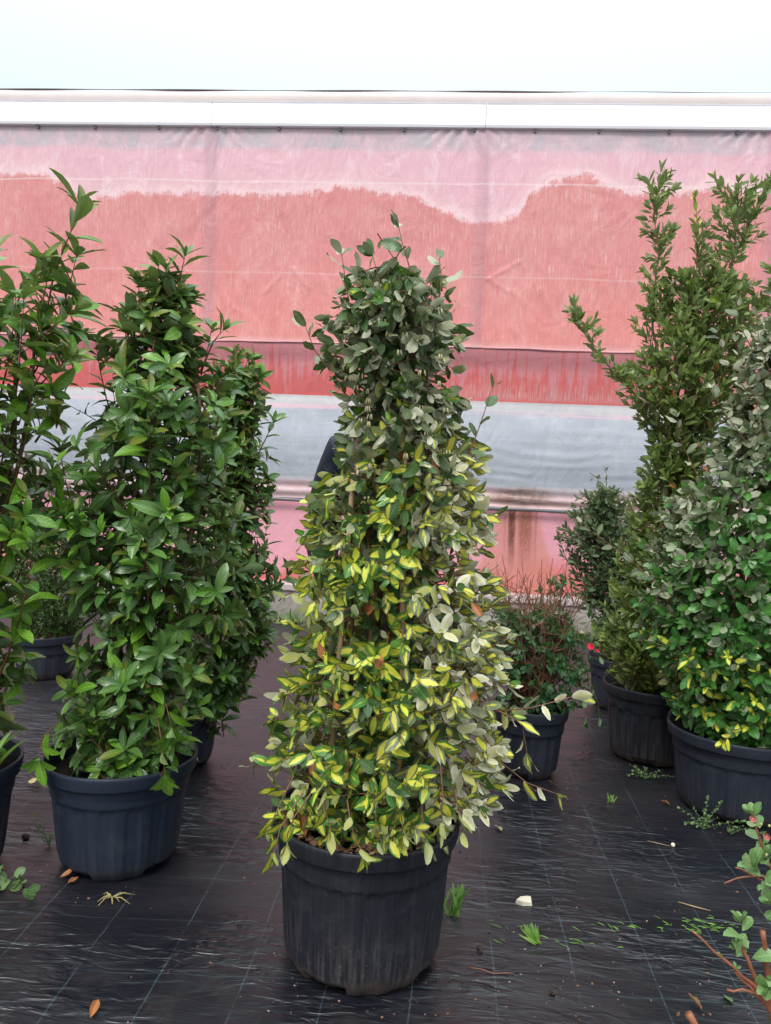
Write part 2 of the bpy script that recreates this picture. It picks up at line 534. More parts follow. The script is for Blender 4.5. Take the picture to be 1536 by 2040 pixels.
def concrete_mat(name, c0, c1, moss=0.0):
    m, b, p, _ = new_mat(name)
    co = b.n('ShaderNodeTexCoord').outputs['Object']
    a = b.noise(co, 3.0, 6, 0.65)
    f = b.noise(co, 22.0, 5, 0.7)
    col = b.mix(b.ss(a, 0.3, 0.7), c0, c1)
    col = b.mix(b.m('MULTIPLY', b.ss(f, 0.45, 0.7), 0.6), col, tuple(c * 0.5 for c in c0))
    if moss:
        zz = b.sep(co)[2]
        mm = b.m('MULTIPLY', b.m('SUBTRACT', 1.0, b.ss(b.m('MULTIPLY_ADD', a, -0.25, zz), -0.12, 0.12)), moss)
        col = b.mix(mm, col, (0.06, 0.065, 0.03))
    b.set(p.inputs['Base Color'], col)
    p.inputs['Roughness'].default_value = 0.85
    b.set(p.inputs['Normal'], b.bump(f, 0.6, 0.01))
    return m


M['concrete'] = concrete_mat('stained_concrete', (0.30, 0.26, 0.23), (0.46, 0.42, 0.38), 0.5)
M['ledge'] = concrete_mat('pale_ledge', (0.46, 0.36, 0.35), (0.62, 0.53, 0.51))


def film_mat(kind):
    """plastic greenhouse film stained with red shading paint; colour is paint and dirt on the film, plus painted shade of the posts behind"""
    m, b, p, _ = new_mat('film_' + kind)
    co = b.n('ShaderNodeTexCoord').outputs['Object']
    x, y, z = b.sep(co)
    fine = b.noise(b.scale(co, (24.0, 1, 1.3)), 2.6, 5, 0.7)       # fine run marks
    fine2 = b.noise(b.scale(co, (60.0, 1, 2.4)), 2.2, 4, 0.7)
    soft = b.noise(b.scale(co, (1.0, 1, 0.6)), 1.1, 4, 0.55)
    patch = b.m('MULTIPLY_ADD', b.ss(b.noise(b.scale(co, (1.2, 1, 0.9)), 1.7, 5, 0.7), 0.38, 0.62), 0.85, 0.15)
    smear = b.noise(b.scale(co, (2.2, 1, 1.1)), 2.4, 6, 0.75, 0.6)
    rough = 0.42
    if kind == 'upper':
        uu, v, _ = b.sep(b.n('ShaderNodeUVMap', uv_map='uv').outputs[0])
        edge = b.m('ADD', v, b.m('MULTIPLY_ADD', fine2, 0.12, -0.06))
        edge = b.m('ADD', edge, b.m('MULTIPLY_ADD', b.noise(b.scale(co, (5, 1, 5)), 1.6, 6, 0.75), 0.30, -0.15))
        edge = b.m('ADD', edge, b.m('MULTIPLY_ADD', soft, 0.10, -0.05))
        above = b.ss(edge, -0.03, 0.035)
        red = b.mix(b.ss(z, 2.8, 4.0), (0.714, 0.247, 0.230), (0.632, 0.228, 0.224))
        red = b.mix(b.m('MULTIPLY', b.ss(soft, 0.45, 0.7), 0.35), red, (0.714, 0.323, 0.309))
        red = b.mix(b.m('MULTIPLY', b.ss(fine, 0.5, 0.72), 0.42), red, (0.771, 0.445, 0.426))
        red = b.mix(b.m('MULTIPLY', b.ss(smear, 0.5, 0.66), 0.28), red, (0.824, 0.427, 0.403))
        red = b.mix(b.m('MULTIPLY', b.ss(smear, 0.46, 0.36), 0.30), red, (0.577, 0.167, 0.171))
        red = b.mix(b.m('MULTIPLY', b.ss(fine2, 0.52, 0.68), b.m('MULTIPLY', patch, 0.85)), red, (0.791, 0.556, 0.512))
        red = b.mix(b.m('MULTIPLY', b.m('SUBTRACT', 1.0, b.ss(fine, 0.28, 0.44)), 0.4), red, (0.559, 0.153, 0.149))
        pink = b.mix(b.ss(v, 0.0, 0.25), (0.771, 0.475, 0.502), (0.732, 0.424, 0.480))
        pink = b.mix(b.m('MULTIPLY', b.ss(smear, 0.5, 0.66), 0.35), pink, (0.886, 0.737, 0.781))
        pink = b.mix(b.m('MULTIPLY', b.ss(fine2, 0.5, 0.7), b.m('MULTIPLY', patch, 0.8)), pink, (0.849, 0.688, 0.725))
        pink = b.mix(b.m('MULTIPLY', b.m('SUBTRACT', 1.0, b.ss(fine, 0.3, 0.5)), 0.35), pink, (0.637, 0.343, 0.395))
        halo = b.m('MULTIPLY', above, b.m('SUBTRACT', 1.0, b.ss(edge, 0.02, 0.12)))
        pink = b.mix(b.m('MULTIPLY', halo, 0.4), pink, (0.867, 0.688, 0.705))
        col = b.mix(above, red, pink)
        # clear film at the top through which the grey frame shows
        tz = b.m('ADD', z, b.m('MULTIPLY_ADD', soft, 0.12, -0.06))
        grey = b.mix(b.noise(b.scale(co, (1.2, 1, 5)), 3.0, 4, 0.6), (0.385, 0.335, 0.365), (0.597, 0.525, 0.576))
        grey = b.mix(b.m('MULTIPLY', b.ss(fine2, 0.55, 0.7), 0.4), grey, (0.694, 0.628, 0.683))
        col = b.mix(b.m('MULTIPLY', b.ss(tz, 4.62, 4.70), b.m('MULTIPLY_ADD', b.ss(smear, 0.4, 0.6), -0.55, 0.95)), col, grey)
        # dark bands painted in for the shade of frame uprights behind the film
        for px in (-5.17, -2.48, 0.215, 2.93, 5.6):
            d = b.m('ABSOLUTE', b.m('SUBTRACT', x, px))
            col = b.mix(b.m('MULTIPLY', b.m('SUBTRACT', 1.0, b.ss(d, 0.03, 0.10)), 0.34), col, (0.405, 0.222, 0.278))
        # pale crease lines
        zw = b.m('ADD', z, b.m('MULTIPLY_ADD', b.noise(b.scale(co, (1, 1, 0)), 0.5, 2), 0.10, -0.05))
        for cz, s in ((4.345, 0.5), (3.455, 0.22)):
            d = b.m('ABSOLUTE', b.m('SUBTRACT', zw, cz))
            col = b.mix(b.m('MULTIPLY', b.m('MULTIPLY', b.m('SUBTRACT', 1.0, b.ss(d, 0.004, 0.013)), s), b.ss(fine2, 0.3, 0.55)), col, (0.829, 0.688, 0.683))
        d = b.m('SUBTRACT', 1.0, b.ss(b.m('MULTIPLY_ADD', fine, 0.05, z), 2.79, 2.87))
        col = b.mix(b.m('MULTIPLY', d, 0.6), col, (0.791, 0.486, 0.468))
    elif kind == 'band':
        col = b.mix(soft, (0.496, 0.175, 0.194), (0.562, 0.232, 0.252))
        run = b.noise(b.scale(co, (9.0, 1, 0.5)), 1.5, 4, 0.65)
        low = b.m('SUBTRACT', 1.0, b.ss(z, 2.26, 2.72))
        mk = b.ss(b.m('MULTIPLY_ADD', low, 0.22, b.m('MULTIPLY_ADD', fine2, 0.3, run)), 0.68, 0.80)
        col = b.mix(b.m('MULTIPLY', mk, 0.85), col, (0.562, 0.098, 0.092))
        pal = b.m('MULTIPLY', b.ss(b.m('ADD', b.m('MULTIPLY', low, 0.25), fine2), 0.66, 0.84), b.ss(x, -1.6, 0.6))
        col = b.mix(b.m('MULTIPLY', pal, 0.7), col, (0.562, 0.371, 0.360))
        btm = b.m('SUBTRACT', 1.0, b.ss(b.m('MULTIPLY_ADD', fine2, -0.10, z), 2.20, 2.26))
        col = b.mix(b.m('MULTIPLY', btm, 0.75), col, (0.618, 0.102, 0.097))
    elif kind == 'curtain':
        col = b.mix(soft, (0.356, 0.375, 0.423), (0.452, 0.472, 0.530))
        hz = b.noise(b.scale(co, (0.5, 1, 8.0)), 3.0, 4, 0.6)
        col = b.mix(b.m('MULTIPLY', b.ss(hz, 0.5, 0.75), 0.4), col, (0.578, 0.597, 0.664))
        scuf = b.ss(b.noise(b.scale(co, (3.0, 1, 16.0)), 4.0, 5, 0.75), 0.62, 0.72)
        col = b.mix(b.m('MULTIPLY', scuf, 0.4), col, (0.655, 0.674, 0.752))
        zt = b.m('MULTIPLY_ADD', hz, 0.10, z)
        col = b.mix(b.m('MULTIPLY', b.ss(zt, 2.16, 2.26), 0.85), col, (0.524, 0.492, 0.495))
        d = b.m('ABSOLUTE', b.m('SUBTRACT', b.m('MULTIPLY_ADD', hz, 0.05, z), 2.175))
        col = b.mix(b.m('MULTIPLY', b.m('SUBTRACT', 1.0, b.ss(d, 0.01, 0.035)), b.m('MULTIPLY', b.ss(hz, 0.35, 0.6), 0.7)), col, (0.711, 0.436, 0.495))
        col = b.mix(b.m('MULTIPLY', b.m('SUBTRACT', 1.0, b.ss(b.m('MULTIPLY_ADD', hz, -0.08, z), 1.32, 1.42)), 0.9), col, (0.655, 0.427, 0.436))
        # rusty smear over the fold
        dx = b.m('DIVIDE', b.m('SUBTRACT', x, 0.75), 0.30)
        dz = b.m('DIVIDE', b.m('SUBTRACT', z, 1.33), 0.11)
        rr = b.m('ADD', b.m('MULTIPLY', dx, dx), b.m('MULTIPLY', dz, dz))
        sm = b.noise(b.scale(co, (2.0, 1, 26.0)), 2.0, 6, 0.75, 0.8)
        rm = b.m('MULTIPLY', b.m('SUBTRACT', 1.0, b.ss(rr, 0.1, 1.5)), b.ss(sm, 0.34, 0.52))
        col = b.mix(b.m('MULTIPLY', rm, 0.9), col, (0.166, 0.068, 0.034))
        dx = b.m('DIVIDE', b.m('SUBTRACT', x, 0.85), 1.3)
        dz = b.m('DIVIDE', b.m('SUBTRACT', z, 1.29), 0.07)
        rr = b.m('ADD', b.m('MULTIPLY', dx, dx), b.m('MULTIPLY', dz, dz))
        col = b.mix(b.m('MULTIPLY', b.m('MULTIPLY', b.m('SUBTRACT', 1.0, b.ss(rr, 0.1, 1.2)), b.ss(sm, 0.35, 0.7)), 0.6), col, (0.374, 0.214, 0.155))
        col = b.mix(b.m('MULTIPLY', b.ss(smear, 0.45, 0.65), 0.30), col, (0.52, 0.54, 0.58))
        col = b.mix(b.m('MULTIPLY', b.ss(fine2, 0.56, 0.70), b.m('MULTIPLY', patch, 0.35)), col, (0.66, 0.67, 0.72))
        rough = 0.38
    elif kind == 'skirt':
        col = b.mix(soft, (0.711, 0.306, 0.360), (0.768, 0.380, 0.446))
        col = b.mix(b.m('MULTIPLY', b.ss(fine, 0.5, 0.75), 0.2), col, (0.796, 0.464, 0.524))
        # damp red rising from below
        zz = b.m('ADD', z, b.m('MULTIPLY_ADD', soft, 0.9, -0.45))
        zz = b.m('ADD', zz, b.m('MULTIPLY_ADD', fine2, 0.12, -0.06))
        base = b.m('SUBTRACT', 1.0, b.ss(zz, 0.40, 0.62))
        right = b.ss(x, 0.2, 1.2)
        zz2 = b.m('SUBTRACT', 1.0, b.ss(b.m('MULTIPLY_ADD', fine2, 0.1, z), 0.62, 0.90))
        col = b.mix(b.m('MULTIPLY', b.m('MAXIMUM', base, b.m('MULTIPLY', zz2, right)), 0.8), col, (0.618, 0.157, 0.135))
        bt = b.m('SUBTRACT', 1.0, b.ss(b.m('MULTIPLY_ADD', fine2, -0.06, z), 0.37, 0.43))
        col = b.mix(b.m('MULTIPLY', bt, 0.7), col, (0.515, 0.111, 0.107))
        # orange-brown tint and rust runs under the smear
        wx = b.m('ADD', x, b.m('MULTIPLY_ADD', b.noise(b.scale(co, (0, 0, 1)), 2.0, 2), 0.06, -0.03))
        d = b.m('ABSOLUTE', b.m('SUBTRACT', wx, 0.72))
        tint = b.m('SUBTRACT', 1.0, b.ss(b.m('ADD', d, b.m('MULTIPLY_ADD', z, 0.28, -0.25)), 0.24, 0.32))
        col = b.mix(b.m('MULTIPLY', tint, 0.6), col, (0.580, 0.222, 0.155))
        for cx, w, s, c in ((0.665, 0.05, 1.0, (0.156, 0.061, 0.038)), (0.80, 0.10, 0.8, (0.281, 0.093, 0.059)), (0.90, 0.02, 0.4, (0.234, 0.083, 0.059)), (0.60, 0.02, 0.35, (0.328, 0.111, 0.077))):
            d = b.m('ABSOLUTE', b.m('SUBTRACT', wx, cx))
            mk = b.m('MULTIPLY', b.m('SUBTRACT', 1.0, b.ss(b.m('MULTIPLY_ADD', fine2, 0.03, d), w * 0.3 + 0.015, w + 0.015)), b.m('MULTIPLY', b.ss(z, 0.5, 1.0), s))
            mk = b.m('MULTIPLY', mk, b.ss(b.noise(b.scale(co, (8, 1, 5)), 6.0, 5, 0.7), 0.28, 0.5))
            col = b.mix(mk, col, c)
    b.set(p.inputs['Base Color'], col)
    p.inputs['Roughness'].default_value = rough
    p.inputs['Specular IOR Level'].default_value = 0.35
    wr = b.m('ADD', b.noise(b.scale(co, (1.0, 1, 0.7)), 3.0, 4, 0.6, 0.8), b.m('MULTIPLY', b.m('ABSOLUTE', b.m('SUBTRACT', b.noise(b.scale(co, (1.0, 1, 0.5)), 1.6, 3, 0.6, 1.2), 0.5)), -1.6))
    b.set(p.inputs['Normal'], b.bump(wr, 0.5, 0.03))
    return m


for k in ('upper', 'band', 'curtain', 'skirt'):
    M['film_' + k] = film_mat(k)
M['gutter'] = simple('white_gutter', (0.86, 0.85, 0.89), 0.4, 0.03, 2)
M['gutter_lip'] = simple('cream_lip', (0.86, 0.74, 0.72), 0.5, 0.1, 4)
M['edge_dark'] = simple('dark_edge_strip', (0.10, 0.085, 0.075), 0.5, 0.5, 8)
M['tube'] = simple('grey_tube', (0.14, 0.135, 0.15), 0.4, 0.5, 6, stretch=(0.4, 1, 6))
M['hem'] = simple('hem_roll', (0.55, 0.26, 0.28), 0.5, 0.35, 14, stretch=(0.3, 1, 1))
M['roof'] = simple('roof_film', (0.75, 0.80, 0.80), 0.4, 0.05, 2)

# ------------------------------------------------------------------ setting: ground, plinth, greenhouse
xs = np.concatenate([[-120, -60, -30, -15, -8, -6], np.arange(-4.6, 4.61, 0.05), [6, 8, 15, 30, 60, 120]])
ys = np.concatenate([[-60, -30, -10, -4, -1, 0.2], np.arange(1.0, 5.0, 0.013), np.arange(5.0, 7.9, 0.03), [9, 12, 20, 40, 80, 150]])


def ground_h(X, Y):
    a = vnoise(X * 5.0 + 1.5 * vnoise(X * 1.3, Y * 2), Y * 22 + 2.0 * vnoise(X * 2.1, Y * 3))
    c = vnoise(X * 9.0 + 31, Y * 48 + 1.3 * vnoise(X * 4, Y * 6) + 9)
    amp = 0.3 + 0.7 * np.clip(vnoise(X * 0.9 + 7, Y * 1.6 + 3) * 1.4 + 0.4, 0, 1)
    h = amp * (0.0036 * a + 0.0006 * c) + 0.006 * vnoise(X * 0.8 + 5, Y * 0.9)
    inside = (np.abs(X) < 4.7) & (Y > 0.9) & (Y < 7.9)
    return np.where(inside, h, 0.0)


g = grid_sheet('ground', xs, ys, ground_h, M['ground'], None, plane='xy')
tag(g, 'black woven weed mat with blue grid threads, wet and wrinkled', 'ground', kind='structure')

kb = TB((0, 7.6, 0))

plinth = empty('concrete_plinth', (0, 7.6, 0), kind='structure')
kb.box((-9, 7.57, -0.2), (9, 8.1, 0.30))
kb.build('wall', M['concrete'], plinth, smooth=False)
lb = TB((0, 7.6, 0))
lb.box((-9, 7.545, 0.302), (9, 7.9, 0.372))
lo = lb.build('ledge', M['ledge'], plinth, smooth=False)
bv = lo.modifiers.new('bevel', 'BEVEL'); bv.width = 0.012; bv.segments = 2
tag(plinth, 'low stained concrete plinth with pale ledge under the pink film', 'plinth')

gh = empty('greenhouse', (0, 7.7, 0))
tag(gh, 'long greenhouse side of red stained plastic film below a white gutter', 'greenhouse')
wash = [(-9, 4.3), (-4.68, 4.37), (-4.26, 4.38), (-4.04, 4.31), (-3.88, 4.18), (-3.72, 4.13), (-3.31, 4.23), (-3.1, 4.2), (-2.79, 4.22), (-2.33, 4.21), (-1.82, 4.2), (-1.37, 4.26), (-1.12, 4.31), (-0.82, 4.25), (-0.42, 4.19), (-0.07, 4.02), (0.18, 3.95), (0.42, 3.99), (0.56, 4.05), (0.69, 4.27), (0.88, 4.37), (1.02, 4.42), (1.21, 4.44), (1.41, 4.33), (1.6, 4.27), (2.02, 4.27), (2.3, 4.32), (2.48, 4.38), (2.67, 4.28), (2.93, 4.31), (9, 4.35)]
wx_, wz_ = np.array(wash).T
OY = 7.7


def up_fn(X, Z):
    d = 0.010 * vnoise(X * 1.1, Z * 0.5) + 0.003 * vnoise(X * 3 + 9, Z * 1.4)
    for px in (-5.17, -2.48, 0.215, 2.93, 5.6):
        d = d - 0.012 * np.exp(-((X - px) / 0.05) ** 2)
    # gathers by the clips at the top
    t = np.clip((Z - 4.6) / 0.3, 0, 1)
    for px in (-2.5, 0.05, 2.8):
        d = d + t * 0.014 * np.exp(-((X - px) / 0.35) ** 2) * np.sin((X - px) * 60 * (0.4 + 0.6 * t))
    # creases
    for (x0, z0, x1, z1) in ((0.31, 3.44, 0.62, 3.62), (0.31, 3.44, 0.55, 3.30), (0.82, 3.36, 0.98, 3.05), (0.55, 3.35, 0.70, 3.18), (-1.9, 3.25, -1.75, 3.42), (-1.45, 3.3, -1.62, 3.5)):
        L2 = (x1 - x0) ** 2 + (z1 - z0) ** 2
        tt = np.clip(((X - x0) * (x1 - x0) + (Z - z0) * (z1 - z0)) / L2, 0, 1)
        dd = np.hypot(X - x0 - tt * (x1 - x0), Z - z0 - tt * (z1 - z0))
        d = d - 0.006 * np.exp(-(dd / 0.012) ** 2)
    return -0.02 + d


fx = np.concatenate([np.arange(-9, -5, 0.2), np.arange(-5, 4.0, 0.02), np.arange(4.0, 9.01, 0.2)])
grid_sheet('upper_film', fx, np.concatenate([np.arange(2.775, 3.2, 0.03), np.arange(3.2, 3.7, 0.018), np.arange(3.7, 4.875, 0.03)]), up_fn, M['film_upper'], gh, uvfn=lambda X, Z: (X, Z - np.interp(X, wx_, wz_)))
grid_sheet('lower_film', np.arange(-9, 9.1, 0.1), np.append(np.arange(2.2, 2.76, 0.05), 2.775), lambda X, Z: 0.012 - 0.030 * np.clip((Z - 2.6) / 0.13, 0, 1) + 0.006 * vnoise(X * 1.5, Z * 2), M['film_band'], gh)


def cur_fn(X, Z):
    r = np.clip((X + 0.2) / 1.2, 0.12, 1)
    zz = Z + 0.05 * vnoise(X * 0.9, Z * 3) + 0.018 * vnoise(X * 2.6, Z * 4)
    w = 0.0055 * np.sin(zz * 62 + 2.2 * vnoise(X * 0.7, Z * 2)) * np.clip((2.1 - Z) * 2.2, 0, 1) * r * (0.5 + 0.5 * vnoise(X * 0.8 + 3, Z * 5)) * (0.6 + 0.9 * vnoise(X * 1.7 + 11, Z * 9))
    belly = -0.05 * np.sin(np.clip((2.24 - Z) / 0.95, 0, 1) * math.pi)
    fold = 0.012 * np.sin((Z - 1.22) * 58 + 1.3 * vnoise(X * 0.6, Z * 2)) * np.clip((1.46 - Z) * 6, 0, 1)
    return -0.0 + w + belly + fold + 0.005 * vnoise(X * 2, Z * 6)


grid_sheet('rolled_curtain', np.concatenate([np.arange(-9, -5, 0.2), np.arange(-5, 4, 0.04), np.arange(4, 9.01, 0.2)]), np.arange(1.225, 2.262, 0.011), cur_fn, M['film_curtain'], gh)
grid_sheet('skirt_film', np.arange(-9, 9.05, 0.06), np.arange(0.36, 1.235, 0.03), lambda X, Z: 0.03 + 0.006 * vnoise(X * 1.2, Z * 1.5) + 0.01 * np.exp(-((Z - 0.42) / 0.04) ** 2), M['film_skirt'], gh)

t = TB((0, OY, 0))
px_ = np.arange(-9, 9.05, 0.15)
t.tube([(x, OY - 0.035 + 0.003 * math.sin(x * 3), 1.205 + 0.006 * math.sin(x * 2.1)) for x in px_], [0.019 + 0.004 * math.sin(x * 5.5) for x in px_], 8)
t.build('roll_tube', M['tube'], gh)
t = TB((0, OY, 0))
t.tube([(x, OY - 0.020 + 0.002 * math.sin(x * 5), 2.774 + 0.004 * math.sin(x * 3.3) + 0.003 * math.sin(x * 11)) for x in px_], [0.009 + 0.003 * math.sin(x * 9) ** 2 for x in px_], 6)
t.build('film_hem', M['hem'], gh)
# gutter in joined lengths
for x0 in (-9.0, -5.17, -2.48, 0.215, 2.93, 5.6):
    x1 = {-9.0: -5.17, -5.17: -2.48, -2.48: 0.215, 0.215: 2.93, 2.93: 5.6, 5.6: 9.0}[x0]
    bm = bmesh.new()
    prof = [(-0.03, 4.862), (-0.058, 4.868), (-0.064, 4.89), (-0.04, 5.10), (-0.03, 5.118), (0.25, 5.14), (0.25, 4.865)]
    a = [bm.verts.new((x0 + 0.002, p_[0], p_[1])) for p_ in prof]
    c = [bm.verts.new((x1 - 0.002, p_[0], p_[1])) for p_ in prof]
    n_ = len(prof)
    for i in range(n_):
        bm.faces.new((a[i], a[(i + 1) % n_], c[(i + 1) % n_], c[i]))
    bm.faces.new(a[::-1]); bm.faces.new(c)
    bmesh.ops.recalc_face_normals(bm, faces=bm.faces)
    me = bpy.data.meshes.new('gutter'); bm.to_mesh(me); bm.free(); me.materials.append(M['gutter'])
    link('gutter', me, gh)
grid_sheet('gutter_lip', np.arange(-9, 9.05, 0.1), np.array([5.105, 5.14, 5.175, 5.2]), lambda X, Z: -0.052 - 0.010 * np.sin((Z - 5.105) * 30) + 0.003 * vnoise(X * 3, Z * 3), M['gutter_lip'], gh)
t = TB((0, OY, 0))
t.tube([(x, OY - 0.055, 5.206 + 0.005 * vnoise(np.array(x * 1.3), np.array(2.0)) + 0.004 * math.sin(x * 0.9)) for x in np.arange(-9, 9.01, 0.15)], [(0.0065 + 0.003 * math.sin(x * 4)) * (1 if x < 1.2 else 0.4) for x in np.arange(-9, 9.01, 0.15)], 5)
t.build('edge_cord', M['edge_dark'], gh)
gc = np.random.default_rng(8)
for x in np.arange(-8.6, 8.8, 0.62):          # small clips that hold the film to the gutter
    x = x + gc.uniform(-0.05, 0.05)
    t = TB((0, OY, 0)); t.box((x - 0.012, OY - 0.040, 4.838), (x + 0.012, OY - 0.012, 4.861)); t.build('clip', M['tube'], gh, smooth=False)
# low film roof and the far side
bm = bmesh.new()
ring0, ring1 = [], []
for i in range(13):
    q = i / 12
    yy = 0.15 + q * 7.7; zz = 5.1 + 1.1 * math.sin(math.pi * q)
    ring0.append(bm.verts.new((-9, yy, zz))); ring1.append(bm.verts.new((9, yy, zz)))
for i in range(12):
    bm.faces.new((ring0[i], ring1[i], ring1[i + 1], ring0[i + 1]))
me = bpy.data.meshes.new('roof_film'); bm.to_mesh(me); bm.free(); me.materials.append(M['roof'])
link('roof_film', me, gh)
for nm, lo_, hi_ in (('end_wall', (-9.02, 7.72, 0.3), (-8.98, 15.5, 5.1)), ('end_wall', (8.98, 7.72, 0.3), (9.02, 15.5, 5.1)), ('back_wall', (-8.95, 15.5, 0.0), (8.95, 15.55, 5.1))):
    t = TB((0, OY, 0)); t.box(lo_, hi_); t.build(nm, M['film_skirt'] if nm == 'back_wall' else M['gutter'], gh, smooth=False)

# ------------------------------------------------------------------ pots
def make_pot(cx, cy, r, rb, h, mat, soil_z, label, rot=0.0, flutes=16, soil='soil', group='black plastic nursery pots'):
    root = empty('plant_pot', (cx, cy, 0.002), label=label, cat='pot', group=group)
    nA = 240
    rim = 0.055
    lz = h - 0.12                      # ledge under the smooth collar
    prof = [0.0, 0.008, 0.02, 0.028, 0.034, 0.045, 0.08, 0.14, 0.2 * h / 0.45, 0.26 * h / 0.45, lz - 0.045, lz - 0.03, lz - 0.018, lz - 0.006, lz, lz + 0.006, lz + 0.03, h - rim - 0.012, h - rim - 0.004]
    prof = sorted(set(round(z, 4) for z in prof))
    V = []
    for z in prof:
        for k in range(nA):
            q = 2 * math.pi * k / nA + rot
            rr = rb + (r * 0.925 - rb) * (z / h) ** 0.85
            f = (q * flutes / (2 * math.pi)) % 1.0
            d = min(f, 1 - f) * 2                 # 0 at flute edge, 1 at centre
            inpan = 1 / (1 + math.exp(-(d - 0.5) * 22))
            top = lz - 0.02 * (1 - d) if inpan > 0.5 else lz
            if z < top:
                rr -= 0.006 + 0.005 * inpan * min(1, (top - z) / 0.012)
            if z < 0.03:
                foot = math.sin(q * flutes / 4) > -0.35
                rr -= 0.0 if foot else 0.02
            if z < 0.055:
                rr -= 0.024 * (1 - z / 0.055) ** 1.6
            V.append((rr * math.cos(q), rr * math.sin(q), z))
    n0 = len(prof)
    F = [(i * nA + k, i * nA + (k + 1) % nA, (i + 1) * nA + (k + 1) % nA, (i + 1) * nA + k) for i in range(n0 - 1) for k in range(nA)]
    F.append(tuple(range(nA))[::-1])
    body = link('body', mesh('body', V, F, mat), root)
    # rolled rim, slightly out of round, and the inside wall
    n2 = 96
    rp = [(r * 0.925 + 0.002, h - rim), (r * 0.965, h - rim - 0.002), (r * 0.972, h - rim + 0.006), (r * 0.992, h - 0.012), (r * 0.990, h - 0.003), (r * 0.978, h), (r * 0.955, h - 0.001), (r * 0.945, h - 0.008), (r * 0.935, h - rim), (r * 0.90, max(soil_z - 0.02, 0.03))]
    V = []
    for rr, z in rp:
        for k in range(n2):
            q = 2 * math.pi * k / n2
            w = 1 + 0.006 * math.sin(2 * q + cx * 9) + 0.003 * math.sin(5 * q + cy * 7)
            V.append((rr * w * math.cos(q), rr * w * math.sin(q), z + 0.002 * math.sin(3 * q + cx)))
    F = [(i * n2 + k, i * n2 + (k + 1) % n2, (i + 1) * n2 + (k + 1) % n2, (i + 1) * n2 + k) for i in range(len(rp) - 1) for k in range(n2)]
    link('rim', mesh('rim', V, F, mat), root)
    # soil
    V = [(0, 0, soil_z + 0.01)]
    F = []
    nr, ns = 7, 40
    for i in range(1, nr + 1):
        for k in range(ns):
            q = 2 * math.pi * k / ns
            rr = (r * 0.905) * i / nr
            V.append((rr * math.cos(q), rr * math.sin(q), soil_z + 0.012 * float(vnoise(np.array(rr * 30 + cx * 11), np.array(q * 4)))))
    for k in range(ns):
        F.append((0, 1 + k, 1 + (k + 1) % ns))
        for i in range(nr - 1):
            a = 1 + i * ns
            F.append((a + k, a + ns + k, a + ns + (k + 1) % ns, a + (k + 1) % ns))
    link('soil', mesh('soil', V, F, M['soil']), root)
    if soil != 'soil':
        gg = np.random.default_rng(int(abs(cx) * 1000))
        for nm, mt, nn, c in (('bark_chips', 'chips', 330, 0.011), ('leaf_litter', 'chips_pale', 130, 0.008)):
            tb = TB((cx, cy, 0.002))
            for i in range(nn):
                rr = r * 0.88 * math.sqrt(gg.uniform()); q = gg.uniform(0, 6.283)
                tb.lump((cx + rr * math.cos(q), cy + rr * math.sin(q), 0.002 + soil_z + gg.uniform(0.0, 0.022)), c * gg.uniform(0.5, 1.5), seed=i, squash=(gg.uniform(0.6, 1.7), gg.uniform(0.6, 1.7), 0.5), n=5, rough=0.4)
            tb.build(nm, M[mt], root, smooth=False, kind='stuff')
    return root


make_pot(-0.20, 2.355, 0.297, 0.246, 0.452, M['pot_black'], 0.415, 'large black ribbed pot in the centre foreground under the yellow variegated pyramid', rot=0.16, soil='chips')
make_pot(-1.18, 2.80, 0.283, 0.218, 0.408, M['pot_blue'], 0.335, 'slate blue ribbed pot left of centre, dark soil and orange leaves in it', rot=0.3)
make_pot(-1.775, 2.60, 0.285, 0.22, 0.41, M['pot_blue'], 0.36, 'blue grey pot cut by the left edge of the photo, below the tall green shrub', rot=0.1)
make_pot(-1.335, 3.76, 0.275, 0.215, 0.40, M['pot_blue'], 0.34, 'blue grey pot mostly hidden behind the left slate blue pot', rot=0.5)
make_pot(-2.73, 5.15, 0.235, 0.19, 0.30, M['pot_grey'], 0.27, 'small far pot at back left holding a dark box bush with brown litter', rot=0.2, soil='chips')
make_pot(0.485, 3.97, 0.195, 0.150, 0.355, M['pot_grey'], 0.315, 'narrow grey blue pot behind the centre plant holding twiggy flowering shrub', rot=0.4, flutes=16)
make_pot(1.20, 4.36, 0.275, 0.225, 0.405, M['pot_black'], 0.36, 'dark pot under the bay tree, left of the largest right hand pot', rot=0.7)
make_pot(1.25, 5.3, 0.24, 0.20, 0.34, M['pot_grey'], 0.30, 'far pot at right, its edge just visible behind the dark bay tree pot', rot=0.1)
make_pot(1.43, 3.72, 0.325, 0.262, 0.385, M['pot_grey'], 0.34, 'wide grey blue pot at right edge with green weed growing at its foot', rot=0.25)
make_pot(0.90, 1.52, 0.20, 0.16, 0.30, M['pot_black'], 0.26, 'pot below the bottom right corner that holds the orange stemmed quince', rot=0.0)

